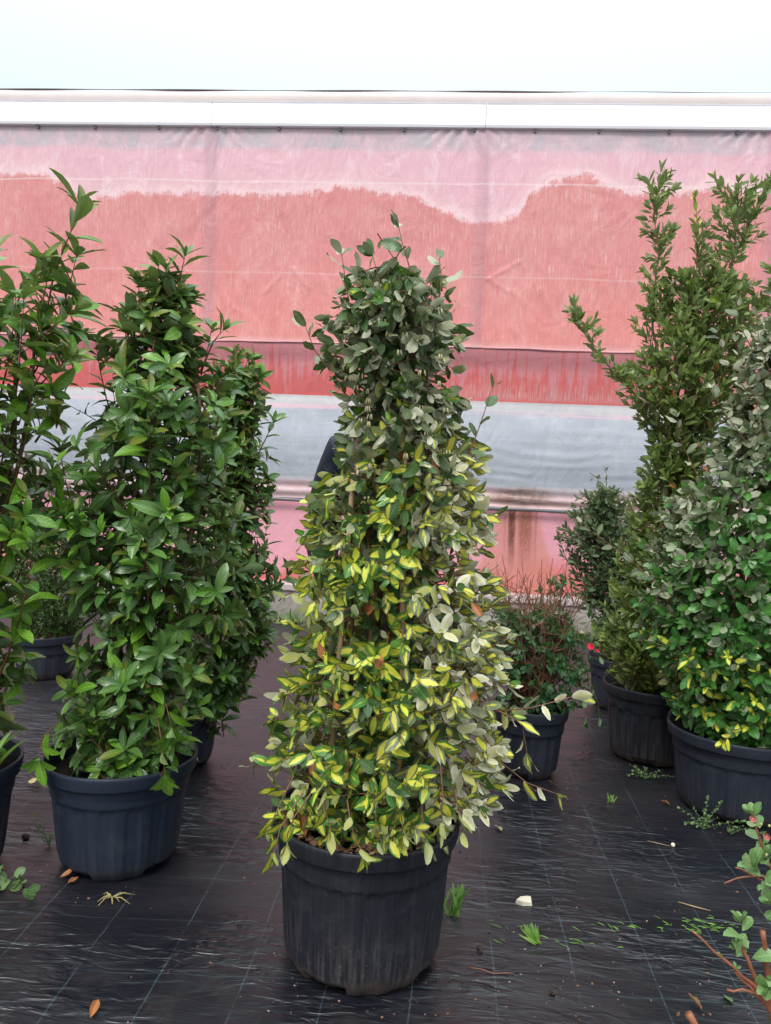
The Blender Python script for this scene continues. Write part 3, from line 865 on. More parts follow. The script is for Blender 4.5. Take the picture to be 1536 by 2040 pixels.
# ------------------------------------------------------------------ leaves
def leaf_template(nu, nv, w, a, bb, fold, curl, wave, twist, ph, petiole=0.06, edge=0.0):
    """unit-length blade along +y, upper face +z"""
    V, UV = [], []
    for j in range(nv + 1):
        v = 0.35 * j / nv + 0.65 * (0.5 - 0.5 * math.cos(math.pi * j / nv))
        if v < petiole * 0.99 and j > 0:
            pass
        s = max(0.0, min(1.0, v))
        wid = w * 0.5 * (math.sin(math.pi * s ** a) ** bb if 0 < s < 1 else 0.0)
        wid = max(wid, 0.012 if j == 0 else 0.003)
        wid *= 1 + edge * math.sin(v * 19 + ph)
        yy = math.sin(curl * v) / curl if abs(curl) > 1e-3 else v
        zz = -(1 - math.cos(curl * v)) / curl if abs(curl) > 1e-3 else 0.0
        for i in range(nu + 1):
            u = -1 + 2 * i / nu
            x = u * wid
            z = zz + abs(x) * fold + wave * math.sin(v * 9 + ph + (1.5 if u > 0 else 0)) * (abs(u) ** 2) * w
            c, s2 = math.cos(twist * v), math.sin(twist * v)
            V.append((x * c, yy, z + x * s2))
            UV.append((u, v))
    F = []
    for j in range(nv):
        for i in range(nu):
            k = j * (nu + 1) + i
            F.append((k, k + 1, k + nu + 2, k + nu + 1))
    return np.array(V), np.array(F), np.array(UV)


# class: width, a, b, curl range, fold range, wave, material, rnd1 range
CL = {
    'vari':   dict(w=0.48, a=0.92, b=0.66, curl=(0.1, 0.8), fold=(-0.05, 0.35), wave=0.10, mat='ela_vari', r1=(0.42, 1.15), edge=0.05),
    'vgreen': dict(w=0.50, a=0.92, b=0.66, curl=(0.1, 0.7), fold=(-0.05, 0.30), wave=0.10, mat='ela_green', r1=(0, 1), edge=0.05),
    'vlight': dict(w=0.50, a=0.92, b=0.66, curl=(0.1, 0.7), fold=(-0.05, 0.30), wave=0.10, mat='ela_lime', r1=(-0.5, 0.35), edge=0.05),
    'silver': dict(w=0.50, a=0.92, b=0.66, curl=(-0.2, 0.6), fold=(0.0, 0.25), wave=0.10, mat='ela_under', r1=(0, 0.9), edge=0.05),
    'grey':   dict(w=0.50, a=0.95, b=0.66, curl=(-0.1, 0.6), fold=(0.0, 0.3), wave=0.10, mat='ela_grey', r1=(0, 1), edge=0.05),
    'deep':   dict(w=0.56, a=0.97, b=0.64, curl=(0.1, 0.7), fold=(-0.1, 0.25), wave=0.12, mat='ela_deep', r1=(0, 1), edge=0.05),
    'phot':   dict(w=0.36, a=1.18, b=0.74, curl=(0.3, 1.2), fold=(0.15, 0.6), wave=0.05, mat='photinia', r1=(0, 1), edge=0.0),
    'photb':  dict(w=0.38, a=1.20, b=0.74, curl=(0.1, 1.0), fold=(0.15, 0.55), wave=0.05, mat='photinia_bright', r1=(0, 1), edge=0.0),
    'photy':  dict(w=0.33, a=1.15, b=0.74, curl=(0.2, 1.0), fold=(0.25, 0.7), wave=0.05, mat='photinia_young', r1=(0, 1), edge=0.0),
    'bay':    dict(w=0.36, a=1.05, b=0.76, curl=(-0.1, 0.5), fold=(0.1, 0.45), wave=0.05, mat='bay', r1=(0, 1), edge=0.0),
    'bayn':   dict(w=0.40, a=1.0, b=0.90, curl=(-0.1, 0.4), fold=(0.1, 0.45), wave=0.05, mat='bay_new', r1=(0, 1), edge=0.0),
    'shrub':  dict(w=0.36, a=1.05, b=0.90, curl=(0.0, 0.6), fold=(0.1, 0.4), wave=0.05, mat='shrub', r1=(0, 1), edge=0.0),
    'aza':    dict(w=0.46, a=0.95, b=0.85, curl=(0.2, 0.9), fold=(0.0, 0.4), wave=0.08, mat='azalea', r1=(0, 1), edge=0.0),
    'con':    dict(w=0.50, a=1.0, b=0.80, curl=(0.0, 0.4), fold=(0.1, 0.4), wave=0.0, mat='conifer', r1=(0, 1), edge=0.0),
    'qui':    dict(w=0.58, a=1.30, b=0.62, curl=(-0.2, 0.7), fold=(0.1, 0.5), wave=0.06, mat='quince', r1=(0, 1), edge=0.0),
    'dead':   dict(w=0.42, a=1.0, b=0.85, curl=(-0.9, 1.0), fold=(0.3, 0.9), wave=0.15, mat='dead', r1=(0, 1), edge=0.03),
    'pale':   dict(w=0.45, a=1.0, b=0.85, curl=(-0.6, 0.8), fold=(0.3, 0.9), wave=0.15, mat='dead_pale', r1=(0, 1), edge=0.03),
    'weed':   dict(w=0.75, a=1.2, b=0.60, curl=(-0.2, 0.6), fold=(0.0, 0.3), wave=0.06, mat='weed', r1=(0, 1), edge=0.0),
    'blade':  dict(w=0.10, a=0.8, b=0.50, curl=(0.2, 1.1), fold=(0.0, 0.3), wave=0.0, mat='grass', r1=(0, 1), edge=0.0),
}
NVAR = 10
_tmpl = {}
_g = np.random.default_rng(77)


def templates(cls):
    if cls not in _tmpl:
        c = CL[cls]
        out = []
        for i in range(NVAR):
            par = dict(w=c['w'] * _g.uniform(0.88, 1.12), a=c['a'] * _g.uniform(0.95, 1.05), bb=c['b'], fold=_g.uniform(*c['fold']), curl=_g.uniform(*c['curl']) + 1e-4,
                       wave=c['wave'] * _g.uniform(0.3, 1.2), twist=_g.uniform(-0.35, 0.35), ph=_g.uniform(0, 6), edge=c['edge'])
            hi = leaf_template(4, 6, **par)
            lo = leaf_template(2, 5, **par)
            r = (_g.uniform(*c['r1']), _g.uniform(0, 1))
            me = mesh(cls + '_leaf', hi[0], hi[1], M[c['mat']], uvs={'leaf': hi[2][hi[1].ravel()], 'rnd': np.tile(r, (hi[1].size, 1))})
            out.append((me, lo, r))
        _tmpl[cls] = out
    return _tmpl[cls]


Cw = np.array(CAMLOC)
Rw = np.array(CAMROT)


def unit(a):
    a = np.asarray(a, float)
    return a / (np.linalg.norm(a, axis=-1, keepdims=True) + 1e-9)


class Leaves:
    def __init__(s, root):
        s.root, s.P, s.D, s.N, s.S, s.C = root, [], [], [], [], []

    def add(s, p, d, n, size, cls):
        s.P.append(p); s.D.append(d); s.N.append(n); s.S.append(size); s.C.append(cls)

    def build(s, name='leaf', singles=300, rest_name='foliage'):
        P, D, N, Z = map(lambda a: np.array(a, float), (s.P, s.D, s.N, s.S))
        Cn = np.array(s.C)
        D = unit(D)
        N = unit(N - (N * D).sum(1, keepdims=True) * D)
        X = np.cross(D, N)
        org = np.array(s.root.location)
        # which leaves show largest: nearest in its patch of the view, weighed by the area turned to the camera
        mid = P + D * Z[:, None] * 0.5
        q = (mid - Cw) @ Rw
        dep = np.maximum(-q[:, 2], 0.3)
        sx, sy = 768 + 1540 * q[:, 0] / dep, 1020 - 1540 * q[:, 1] / dep
        view = unit(mid - Cw)
        facing = np.abs((view * N).sum(1))
        pix = Z * 1540 / dep
        score = pix ** 2 * (0.25 + facing)
        cell = 14.0
        best = {}
        key = list(zip((sx // cell).astype(int), (sy // cell).astype(int)))
        for i in np.argsort(dep):
            k = key[i]
            c = best.get(k, 0)
            best[k] = c + 1
            if c >= 2: score[i] *= 0.05
            elif c == 1: score[i] *= 0.4
        out = (sx < -20) | (sx > 1556) | (sy < -20) | (sy > 2060)
        score[out] *= 0.001
        order = np.argsort(-score)
        big = [i for i in order[:singles] if not out[i]]
        bigset = set(big)
        var = _g.integers(0, NVAR, len(P))
        for i in big:
            me = templates(Cn[i])[var[i]][0]
            o = bpy.data.objects.new(name, me)
            COL.objects.link(o)
            o.parent = s.root
            z = Z[i]
            o.matrix_basis = Matrix(((X[i, 0] * z, D[i, 0] * z, N[i, 0] * z, P[i, 0] - org[0]), (X[i, 1] * z, D[i, 1] * z, N[i, 1] * z, P[i, 1] - org[1]), (X[i, 2] * z, D[i, 2] * z, N[i, 2] * z, P[i, 2] - org[2]), (0, 0, 0, 1)))
        rest = np.array([i for i in range(len(P)) if i not in bigset])
        if len(rest) == 0:
            return
        mats, VV, FF, U1, U2, MI = [], [], [], [], [], []
        off = 0
        for cls in sorted(set(Cn[rest])):
            tm = templates(cls)
            mt = M[CL[cls]['mat']]
            if mt not in mats: mats.append(mt)
            mi = mats.index(mt)
            for k in range(NVAR):
                idx = rest[(Cn[rest] == cls) & (var[rest] == k)]
                if len(idx) == 0: continue
                V, F, UV = tm[k][1]
                A = np.stack([X[idx], D[idx], N[idx]], 2) * Z[idx][:, None, None]
                W_ = np.einsum('nij,vj->nvi', A, V) + (P[idx] - org)[:, None, :]
                VV.append(W_.reshape(-1, 3))
                f = F[None] + (np.arange(len(idx)) * len(V))[:, None, None] + off
                FF.append(f.reshape(-1, 4))
                off += len(idx) * len(V)
                U1.append(np.tile(UV[F.ravel()], (len(idx), 1)))
                r1 = _g.uniform(*CL[cls]['r1'], len(idx)); r2 = _g.uniform(0, 1, len(idx))
                U2.append(np.repeat(np.stack([r1, r2], 1), F.size, 0))
                MI.append(np.full(len(idx) * len(F), mi))
        me = mesh(rest_name, np.concatenate(VV), np.concatenate(FF), mats, uvs={'leaf': np.concatenate(U1), 'rnd': np.concatenate(U2)}, midx=np.concatenate(MI))
        link(rest_name, me, s.root, 'stuff')


def perp(d, q):
    d = unit(d)
    r = np.array([0.2, 0.1, 0.97]) if abs(d[2]) < 0.9 else np.array([1.0, 0, 0])
    x = unit(np.cross(d, r)); y = np.cross(d, x)
    return math.cos(q) * x + math.sin(q) * y


def path_pts(p0, p1, bend, n=4):
    p0, p1 = np.array(p0, float), np.array(p1, float)
    return [p0 + (p1 - p0) * t + np.array(bend) * math.sin(math.pi * t) for t in np.linspace(0, 1, n)]


def leafy(lv, tw, pts, size, cls, gap, start=0.25, theta=(65, 30), out=None, face=0.0, droop=0.0, flip=0.0, r0=0.0025, tipn=3, jitter=0.25, g=rng, nmb=0.0):
    """leaves set spirally along a shoot; cls is a name or a function(point) -> name"""
    pts = [np.array(p, float) for p in pts]
    if tw is not None:
        tw.tube(pts, [r0 * (1 - 0.7 * i / (len(pts) - 1)) for i in range(len(pts))], 4, cap=False)
    seg = [np.linalg.norm(pts[i + 1] - pts[i]) for i in range(len(pts) - 1)]
    L = sum(seg)
    s = start * L
    ang = g.uniform(0, 6.28)
    places = []
    while s < L:
        places.append((s, 0)); s += gap * g.uniform(0.75, 1.3)
    for _ in range(tipn): places.append((L * 0.999, 1))
    for s, tip in places:
        a = s; i = 0
        while i < len(seg) - 1 and a > seg[i]:
            a -= seg[i]; i += 1
        d = unit(pts[i + 1] - pts[i])
        p = pts[i] + d * a
        ang += 2.4 + g.uniform(-0.3, 0.3)
        t = s / L
        th = math.radians(theta[0] + (theta[1] - theta[0]) * t + g.uniform(-14, 14))
        if tip: th = math.radians(theta[1] + g.uniform(-18, 12))
        q = perp(d, ang)
        l = d * math.cos(th) + q * math.sin(th) + g.normal(0, jitter * 0.5, 3)
        l[2] -= droop
        n = d * math.sin(th) - q * math.cos(th) + g.normal(0, jitter, 3)
        if out is not None:
            n = unit(n) + face * np.array([out[0], out[1], nmb])
        if g.uniform() < flip: n = -n
        l = unit(l); n = unit(n)
        if abs((l * n).sum()) > 0.93: n = unit(n + g.normal(0, 0.5, 3))
        c = cls(p) if callable(cls) else cls
        lv.add(p, l, n, size * g.uniform(0.55, 1.2) * (0.8 if tip else 1.0), c)


class Profile:
    def __init__(s, rows, cy, depth=0.92):
        z, l, r = np.array(rows).T
        s.z, s.l, s.r, s.cy, s.k = z, l, r, cy, depth

    def at(s, z):
        l = np.interp(z, s.z, s.l); r = np.interp(z, s.z, s.r)
        return (l + r) / 2, (r - l) / 2

    zb = 1.0

    def sample_z(s, g):
        while True:
            z = s.z[0] + (s.z[-1] - s.z[0]) * g.uniform() ** s.zb
            if g.uniform() < 0.25 + 0.75 * s.at(z)[1] / ((s.r - s.l).max() / 2): return z


def bush(lv, tw, prof, n, size, cls, gap, length, upness, face, g, inner=0.3, front=0.62, flipfn=None, droop=0.0, theta=(65, 30), r0=0.0025, tipn=3, outf=(0.78, 1.05), inner_cls=None, jitter=0.25, nmb=0.3, spread=0.35):
    for i in range(n):
        z = prof.sample_z(g)
        cx, rx = prof.at(z)
        q = g.uniform(math.pi, 2 * math.pi) if g.uniform() < front else g.uniform(0, math.pi)
        inn = g.uniform() < inner
        f = g.uniform(0.25, 0.72) if inn else g.uniform(*outf)
        ry = rx * prof.k
        o = np.array([math.cos(q), math.sin(q), 0.0])
        leafr = size * 0.5
        tip = np.array([cx + max(rx - leafr, rx * 0.5) * f * math.cos(q), prof.cy + max(ry - leafr, ry * 0.5) * f * math.sin(q), z])
        d = unit(o + np.array([0, 0, upness * g.uniform(0.5, 1.5)]) + g.normal(0, spread, 3))
        L = length * g.uniform(0.6, 1.3)
        base = tip - d * L
        bend = g.normal(0, 0.04 * L, 3) + np.array([0, 0, 0.06 * L])
        leafy(lv, tw, path_pts(base, tip, bend, 4), size, inner_cls if (inn and inner_cls) else cls, gap, 0.15, theta, o, face, droop, flipfn(o, z) if flipfn else 0.0, r0, tipn, jitter, g, nmb)


def stems(root, specs, mat, name='stem', n=7):
    for pts, r0, r1 in specs:
        t = TB(root.location)
        k = len(pts)
        t.tube(pts, [r0 + (r1 - r0) * i / (k - 1) for i in range(k)], n)
        t.build(name, mat, root)


def wander(p0, p1, k, amp, g):
    p0, p1 = np.array(p0, float), np.array(p1, float)
    out = []
    off = np.zeros(3)
    for i in range(k + 1):
        t = i / k
        if 0 < i < k: off = off * 0.6 + g.normal(0, amp, 3) * np.array([1, 1, 0.2])
        out.append(p0 + (p1 - p0) * t + (off if 0 < i < k else 0))
    return out


# ---------------- the variegated elaeagnus pyramid in the middle
g1 = np.random.default_rng(21)
root = empty('elaeagnus_pyramid', (-0.20, 2.365, 0.417), label='tall pyramid shrub in the centre pot, yellow variegated below and plain green on top', cat='shrub')
prof = Profile([(0.43, -0.45, 0.03), (0.473, -0.50, 0.15), (0.554, -0.522, 0.222), (0.635, -0.519, 0.255), (0.715, -0.501, 0.245), (0.794, -0.482, 0.232), (0.952, -0.455, 0.221), (1.107, -0.454, 0.186), (1.263, -0.44, 0.163), (1.34, -0.427, 0.151), (1.418, -0.406, 0.148), (1.495, -0.37, 0.118), (1.571, -0.365, 0.103), (1.647, -0.364, 0.061), (1.723, -0.354, 0.027), (1.783, -0.385, 0.032), (1.874, -0.415, 0.038), (1.949, -0.412, 0.036), (2.03, -0.385, 0.012), (2.09, -0.34, -0.03), (2.115, -0.28, -0.08)], 2.365, 0.9)
lv = Leaves(root); tw = TB(root.location)


def c_cls(p):
    x = p[0] + 0.20
    right = 0.5 * (1 + math.tanh((x - 0.12) * 11)) if p[2] < 1.62 else 0.25
    top = 0.5 * (1 + math.tanh((p[2] - 1.50 - 0.06 * math.sin(p[0] * 25)) * 7))
    if g1.uniform() < right * 0.85: return 'silver' if p[2] < 1.62 else 'grey'
    if g1.uniform() < top: return 'grey' if g1.uniform() < 0.46 else ('vlight' if g1.uniform() < 0.28 else 'vgreen')
    u = g1.uniform()
    return 'vari' if u < 0.58 else ('vlight' if u < 0.84 else 'vgreen')


def c_flip(o, z):
    if z < 1.5 and abs(o[0]) < 0.35: return 0.05
    r = max(0.0, o[0])
    l = max(0.0, -o[0])
    return min(0.9, 0.08 + 0.85 * r ** 0.9 + 0.34 * l ** 1.5 + (0.30 if z > 1.6 else 0))


bush(lv, tw, prof, 740, 0.066, c_cls, 0.028, 0.15, 0.15, 0.75, g1, inner=0.22, front=0.66, flipfn=c_flip, droop=0.28, theta=(70, 40), jitter=0.35, outf=(0.8, 1.13))
bush(lv, None, prof, 150, 0.060, 'vgreen', 0.03, 0.12, 0.3, 0.3, g1, inner=1.0, front=0.5, droop=0.2)
for pts, c, n_ in (
        ([(-0.06, 2.31, 1.38), (0.02, 2.3, 1.48), (0.063, 2.3, 1.57), (0.089, 2.3, 1.652), (0.11, 2.3, 1.726), (0.12, 2.3, 1.767)], 'vgreen', 2),
        ([(-0.303, 2.3, 1.948), (-0.322, 2.3, 2.051), (-0.341, 2.3, 2.146)], 'grey', 2),
        ([(-0.106, 2.3, 2.027), (-0.139, 2.3, 2.114), (-0.164, 2.3, 2.186), (-0.174, 2.3, 2.226)], 'grey', 2),
        ([(-0.052, 2.3, 1.985), (-0.041, 2.3, 2.072), (-0.052, 2.3, 2.137)], 'grey', 3),
        ([(-0.21, 2.25, 1.98), (-0.22, 2.23, 2.06), (-0.24, 2.22, 2.12)], 'vgreen', 3),
        ([(-0.36, 2.3, 1.80), (-0.41, 2.3, 1.86), (-0.44, 2.3, 1.93)], 'grey', 2),
        ([(0.137, 2.25, 0.756), (0.2, 2.25, 0.67), (0.276, 2.25, 0.616), (0.364, 2.25, 0.59)], 'silver', 2),
        ([(0.138, 2.3, 0.8), (0.285, 2.3, 0.825), (0.415, 2.3, 0.871)], 'silver', 1),
        ([(0.088, 2.25, 0.872), (0.193, 2.25, 0.819), (0.252, 2.25, 0.793), (0.271, 2.25, 0.705)], 'silver', 3),
        ([(-0.419, 2.3, 0.622), (-0.488, 2.3, 0.605), (-0.566, 2.3, 0.585)], 'vgreen', 1),
        ([(-0.33, 2.06, 0.619), (-0.369, 2.04, 0.56), (-0.385, 2.03, 0.515), (-0.385, 2.03, 0.485)], 'vari', 4),
        ([(-0.23, 2.06, 0.607), (-0.213, 2.04, 0.539), (-0.191, 2.03, 0.499), (-0.176, 2.02, 0.482)], 'vari', 4),
        ([(-0.10, 2.08, 0.66), (-0.08, 2.05, 0.58), (-0.07, 2.04, 0.53)], 'vari', 4),
        ([(-0.30, 2.10, 0.66), (-0.29, 2.06, 0.58), (-0.27, 2.05, 0.52)], 'vari', 4),
        ([(-0.40, 2.16, 0.62), (-0.43, 2.12, 0.55), (-0.45, 2.10, 0.50)], 'vari', 4),
        ([(-0.36, 2.10, 0.60), (-0.41, 2.05, 0.52), (-0.42, 2.03, 0.46)], 'vari', 4),
        ([(-0.15, 2.10, 0.60), (-0.15, 2.06, 0.54), (-0.14, 2.05, 0.50)], 'vlight', 3),
        ([(-0.03, 2.12, 0.60), (-0.02, 2.09, 0.54), (-0.01, 2.08, 0.50)], 'vlight', 3),
        ([(0.06, 2.18, 0.62), (0.08, 2.14, 0.56), (0.09, 2.13, 0.51)], 'vari', 3),
        ([(0.02, 2.12, 0.70), (0.03, 2.09, 0.62), (0.03, 2.08, 0.55)], 'vari', 4)):
    leafy(lv, tw, pts, 0.066, c, 0.045, 0.3, (70, 35), np.array([0, -1, 0]), 0.6, 0.25, 0.55 if c in ('grey', 'silver') else 0.05, 0.0028, n_, 0.3, g1)
for _ in range(12):
    z = g1.uniform(0.5, 1.6); cx, rx = prof.at(z)
    lv.add(np.array([cx + g1.uniform(-0.7, 0.7) * rx, 2.365 - rx * 0.8 * g1.uniform(0.6, 0.9), z]), g1.normal(0, 1, 3) + [0, 0, -1.2], np.array([0, -1, 0.4]), 0.055, 'dead')
lv.build()
tw.build('twigs', M['twig_red'], root, kind='stuff')
sp = []
for k in range(7):
    q = k * 0.9; zt = (2.0, 1.9, 1.6, 1.7, 1.4, 1.5, 1.3)[k]
    sp.append((wander((-0.20 + 0.07 * math.cos(q), 2.365 + 0.07 * math.sin(q), 0.40), (-0.19 + 0.10 * math.cos(q), 2.365 + 0.08 * math.sin(q), zt), 6, 0.015, g1), 0.011, 0.004))
stems(root, sp, M['twig_red'])
stems(root, [([(-0.31, 2.22, 0.40), (-0.275, 2.27, 1.5)], 0.009, 0.008), ([(-0.09, 2.20, 0.40), (-0.13, 2.27, 1.72)], 0.009, 0.008), ([(-0.20, 2.45, 0.40), (-0.19, 2.40, 1.9)], 0.009, 0.008)], M['bamboo'], 'stake')
t = TB(root.location)
for i in range(38):        # hanging clusters of small cream flowers in the upper part
    z = g1.uniform(1.5, 2.0); cx, rx = prof.at(z)
    x = cx + g1.uniform(-0.75, 0.75) * rx; y = 2.365 - 0.8 * rx * g1.uniform(0.7, 1.0)
    for k in range(3):
        dx = g1.uniform(-0.008, 0.008)
        t.tube([(x + dx, y, z), (x + dx * 1.6, y - 0.002, z - 0.016)], [0.0014, 0.0026], 4)
t.build('flowers', M['flower_tiny'], root, kind='stuff')

# ---------------- photinias on the left
def photinia(seed, loc, rows, cy, label, size, n, extra, stem_specs, front=0.62, cls_hi=None, inner=0.3, singles=300, group='tall photinia shrubs in pots on the left', hang=(), bright=0.35, zb=1.7, longs=34):
    g = np.random.default_rng(seed)
    root = empty('photinia_shrub', loc, label=label, cat='shrub', group=group)
    lv = Leaves(root); tw = TB(root.location)
    pr = Profile(rows, cy, 0.85)
    pr.zb = zb
    top = rows[-1][0]

    def cl(p):
        u = g.uniform()
        young = 0.08 + 0.5 * max(0, (p[2] - (top - 0.75)) / 0.75)
        if u < young: return 'photy'
        return 'photb' if g.uniform() < bright else 'phot'
    zt = rows[-1][0]; z0_ = rows[0][0]
    for k in range(longs):                      # long upright shoots that break the outline
        ze = z0_ + (zt - z0_) * g.uniform(0.35, 1.0) ** 0.8
        cx, rx = pr.at(ze); q = g.uniform(0, 6.28); f_ = g.uniform(0.2, 1.05)
        e = np.array([cx + rx * f_ * math.cos(q), cy + rx * 0.85 * f_ * math.sin(q), ze + g.uniform(-0.02, 0.07)])
        L_ = g.uniform(0.35, 0.65)
        b0 = e - np.array([math.cos(q) * 0.35, math.sin(q) * 0.35, 1.0]) * L_
        b0[2] = max(b0[2], z0_)
        leafy(lv, tw, path_pts(b0, e, np.array([math.cos(q), math.sin(q), 0]) * 0.03, 6), size, cl, 0.030, 0.2, (80, 45), None, 0, 0.12, 0, 0.0042, 6, 0.2, g)
    bush(lv, tw, pr, n, size, cl, 0.030, 0.20, 1.0, 0.22, g, inner=inner, front=front, droop=0.10, theta=(75, 48), r0=0.003, tipn=6, jitter=0.2, nmb=0.25, outf=(0.72, 1.2), inner_cls='phot')
    for pts in extra:
        leafy(lv, tw, pts, size, cl, 0.028, 0.0, (72, 30), None, 0, 0.08, 0, 0.004, 5, 0.2, g)
    for pts in hang:
        leafy(lv, tw, pts, size * 1.02, 'photb', 0.05, 0.5, (60, 45), np.array([0, -1, 0]), 0.7, 0.25, 0, 0.003, 6, 0.2, g, 0.5)
    lv.build(singles=singles)
    tw.build('twigs', M['twig_photinia'], root, kind='stuff')
    stems(root, [(wander(a, c, 7, 0.02, g), r0, r1) for a, c, r0, r1 in stem_specs], M['bark'])
    return root


photinia(31, (-1.18, 2.80, 0.335), [(0.345, -1.30, -1.0), (0.404, -1.42, -0.92), (0.6, -1.43, -0.79), (0.795, -1.39, -0.74), (0.986, -1.39, -0.72), (1.174, -1.43, -0.71), (1.361, -1.45, -0.71), (1.547, -1.47, -0.72), (1.732, -1.42, -0.74), (1.85, -1.37, -0.78), (1.95, -1.31, -0.84), (2.05, -1.22, -0.91), (2.13, -1.15, -0.95), (2.19, -1.08, -0.98)], 2.80,
         'tall green photinia with dark red stems in the slate blue pot left of centre', 0.108, 300,
         [[(-1.038, 2.8, 2.028), (-1.012, 2.8, 2.12), (-1.002, 2.8, 2.211), (-0.992, 2.8, 2.264)], [(-1.129, 2.75, 1.943), (-1.123, 2.75, 2.051), (-1.144, 2.75, 2.145)], [(-0.919, 2.8, 1.848), (-0.875, 2.8, 1.959), (-0.84, 2.8, 2.0)]],
         [((-1.21, 2.73, 0.33), (-1.12, 2.78, 1.75), 0.017, 0.006), ((-1.12, 2.82, 0.33), (-1.03, 2.82, 2.0), 0.012, 0.005), ((-1.06, 2.76, 0.33), (-0.92, 2.78, 1.8), 0.012, 0.005), ((-1.22, 2.86, 0.33), (-1.27, 2.84, 1.6), 0.010, 0.005), ((-1.10, 2.90, 0.33), (-1.10, 2.85, 1.9), 0.010, 0.005), ((-1.04, 2.68, 0.36), (-1.0, 2.70, 0.80), 0.007, 0.003)],
         hang=[[(-0.99, 2.62, 0.66), (-0.94, 2.55, 0.58), (-0.92, 2.53, 0.50), (-0.905, 2.51, 0.455)], [(-1.32, 2.68, 0.60), (-1.38, 2.58, 0.52), (-1.36, 2.53, 0.47)], [(-1.00, 2.66, 0.75), (-0.93, 2.58, 0.66), (-0.90, 2.55, 0.60)]], bright=0.25)
photinia(32, (-1.775, 2.60, 0.36), [(0.38, -1.95, -1.62), (0.529, -2.017, -1.52), (0.617, -2.075, -1.46), (0.797, -2.115, -1.45), (0.978, -2.175, -1.40), (1.159, -2.176, -1.33), (1.337, -2.178, -1.31), (1.514, -2.179, -1.31), (1.69, -2.124, -1.33), (1.867, -2.032, -1.30), (2.043, -1.82, -1.28), (2.131, -1.66, -1.30), (2.20, -1.52, -1.32)], 2.60,
         'tallest photinia, cut by the left edge of the photo, with bronze young leaf tips', 0.128, 150,
         [[(-1.409, 2.6, 1.978), (-1.385, 2.6, 2.116), (-1.351, 2.6, 2.219), (-1.309, 2.6, 2.321), (-1.300, 2.6, 2.371)], [(-1.554, 2.6, 1.974), (-1.51, 2.6, 2.044), (-1.466, 2.6, 2.114), (-1.44, 2.6, 2.15)], [(-1.388, 2.5, 1.892), (-1.303, 2.5, 1.960), (-1.26, 2.5, 1.995)], [(-1.611, 2.6, 2.05), (-1.605, 2.6, 2.14), (-1.60, 2.6, 2.20)], [(-1.45, 2.55, 1.7), (-1.33, 2.52, 1.80), (-1.27, 2.5, 1.84)]],
         [((-1.72, 2.60, 0.36), (-1.50, 2.60, 2.0), 0.014, 0.005), ((-1.64, 2.54, 0.36), (-1.42, 2.56, 1.95), 0.013, 0.005), ((-1.80, 2.66, 0.36), (-1.70, 2.62, 1.9), 0.014, 0.005), ((-1.85, 2.56, 0.36), (-1.95, 2.58, 1.6), 0.012, 0.005)], bright=0.75, zb=1.3, longs=30, inner=0.2)
photinia(33, (-1.335, 3.76, 0.34), [(0.35, -1.31, -0.98), (0.575, -1.318, -0.839), (0.829, -1.326, -0.785), (1.081, -1.308, -0.81), (1.331, -1.264, -0.835), (1.703, -1.225, -0.865), (1.95, -1.157, -0.90), (2.05, -1.061, -0.96)], 3.74,
         'darker photinia standing behind the left slate blue pot, reaching right of it', 0.094, 330,
         [[(-1.05, 3.76, 1.777), (-1.005, 3.76, 1.926), (-0.972, 3.76, 2.03)], [(-0.95, 3.7, 1.5), (-0.88, 3.68, 1.64), (-0.84, 3.66, 1.72)], [(-0.9, 3.7, 0.9), (-0.8, 3.65, 0.95), (-0.74, 3.62, 0.99)]],
         [((-1.30, 3.76, 0.34), (-1.05, 3.76, 1.9), 0.014, 0.005), ((-1.22, 3.70, 0.34), (-0.95, 3.72, 1.7), 0.012, 0.005), ((-1.36, 3.80, 0.34), (-1.15, 3.78, 1.75), 0.012, 0.005)], bright=0.15)

# ---------------- box bush far left
g = np.random.default_rng(41)
root = empty('box_bush', (-2.73, 5.15, 0.27), label='low dark box bush with upright needle like shoots in the small pot at back left', cat='shrub')
lv = Leaves(root); tw = TB(root.location)
prb = Profile([(0.32, -2.88, -2.50), (0.511, -2.966, -2.42), (0.93, -2.992, -2.47), (1.05, -2.941, -2.56), (1.12, -2.88, -2.68)], 5.15, 1.0)
bush(lv, tw, prb, 950, 0.027, 'con', 0.010, 0.12, 1.6, 0.1, g, inner=0.25, front=0.6, theta=(60, 25), r0=0.0015, tipn=4)
lv.build(singles=60)
tw.build('twigs', M['twig_dark'], root, kind='stuff')
stems(root, [(wander((-2.73 + 0.03 * k, 5.15 - 0.04, 0.26), (-2.73 + 0.09 * k, 5.12, 0.85), 5, 0.015, g), 0.008, 0.003) for k in (-2, 0, 1, 2)], M['bark'])

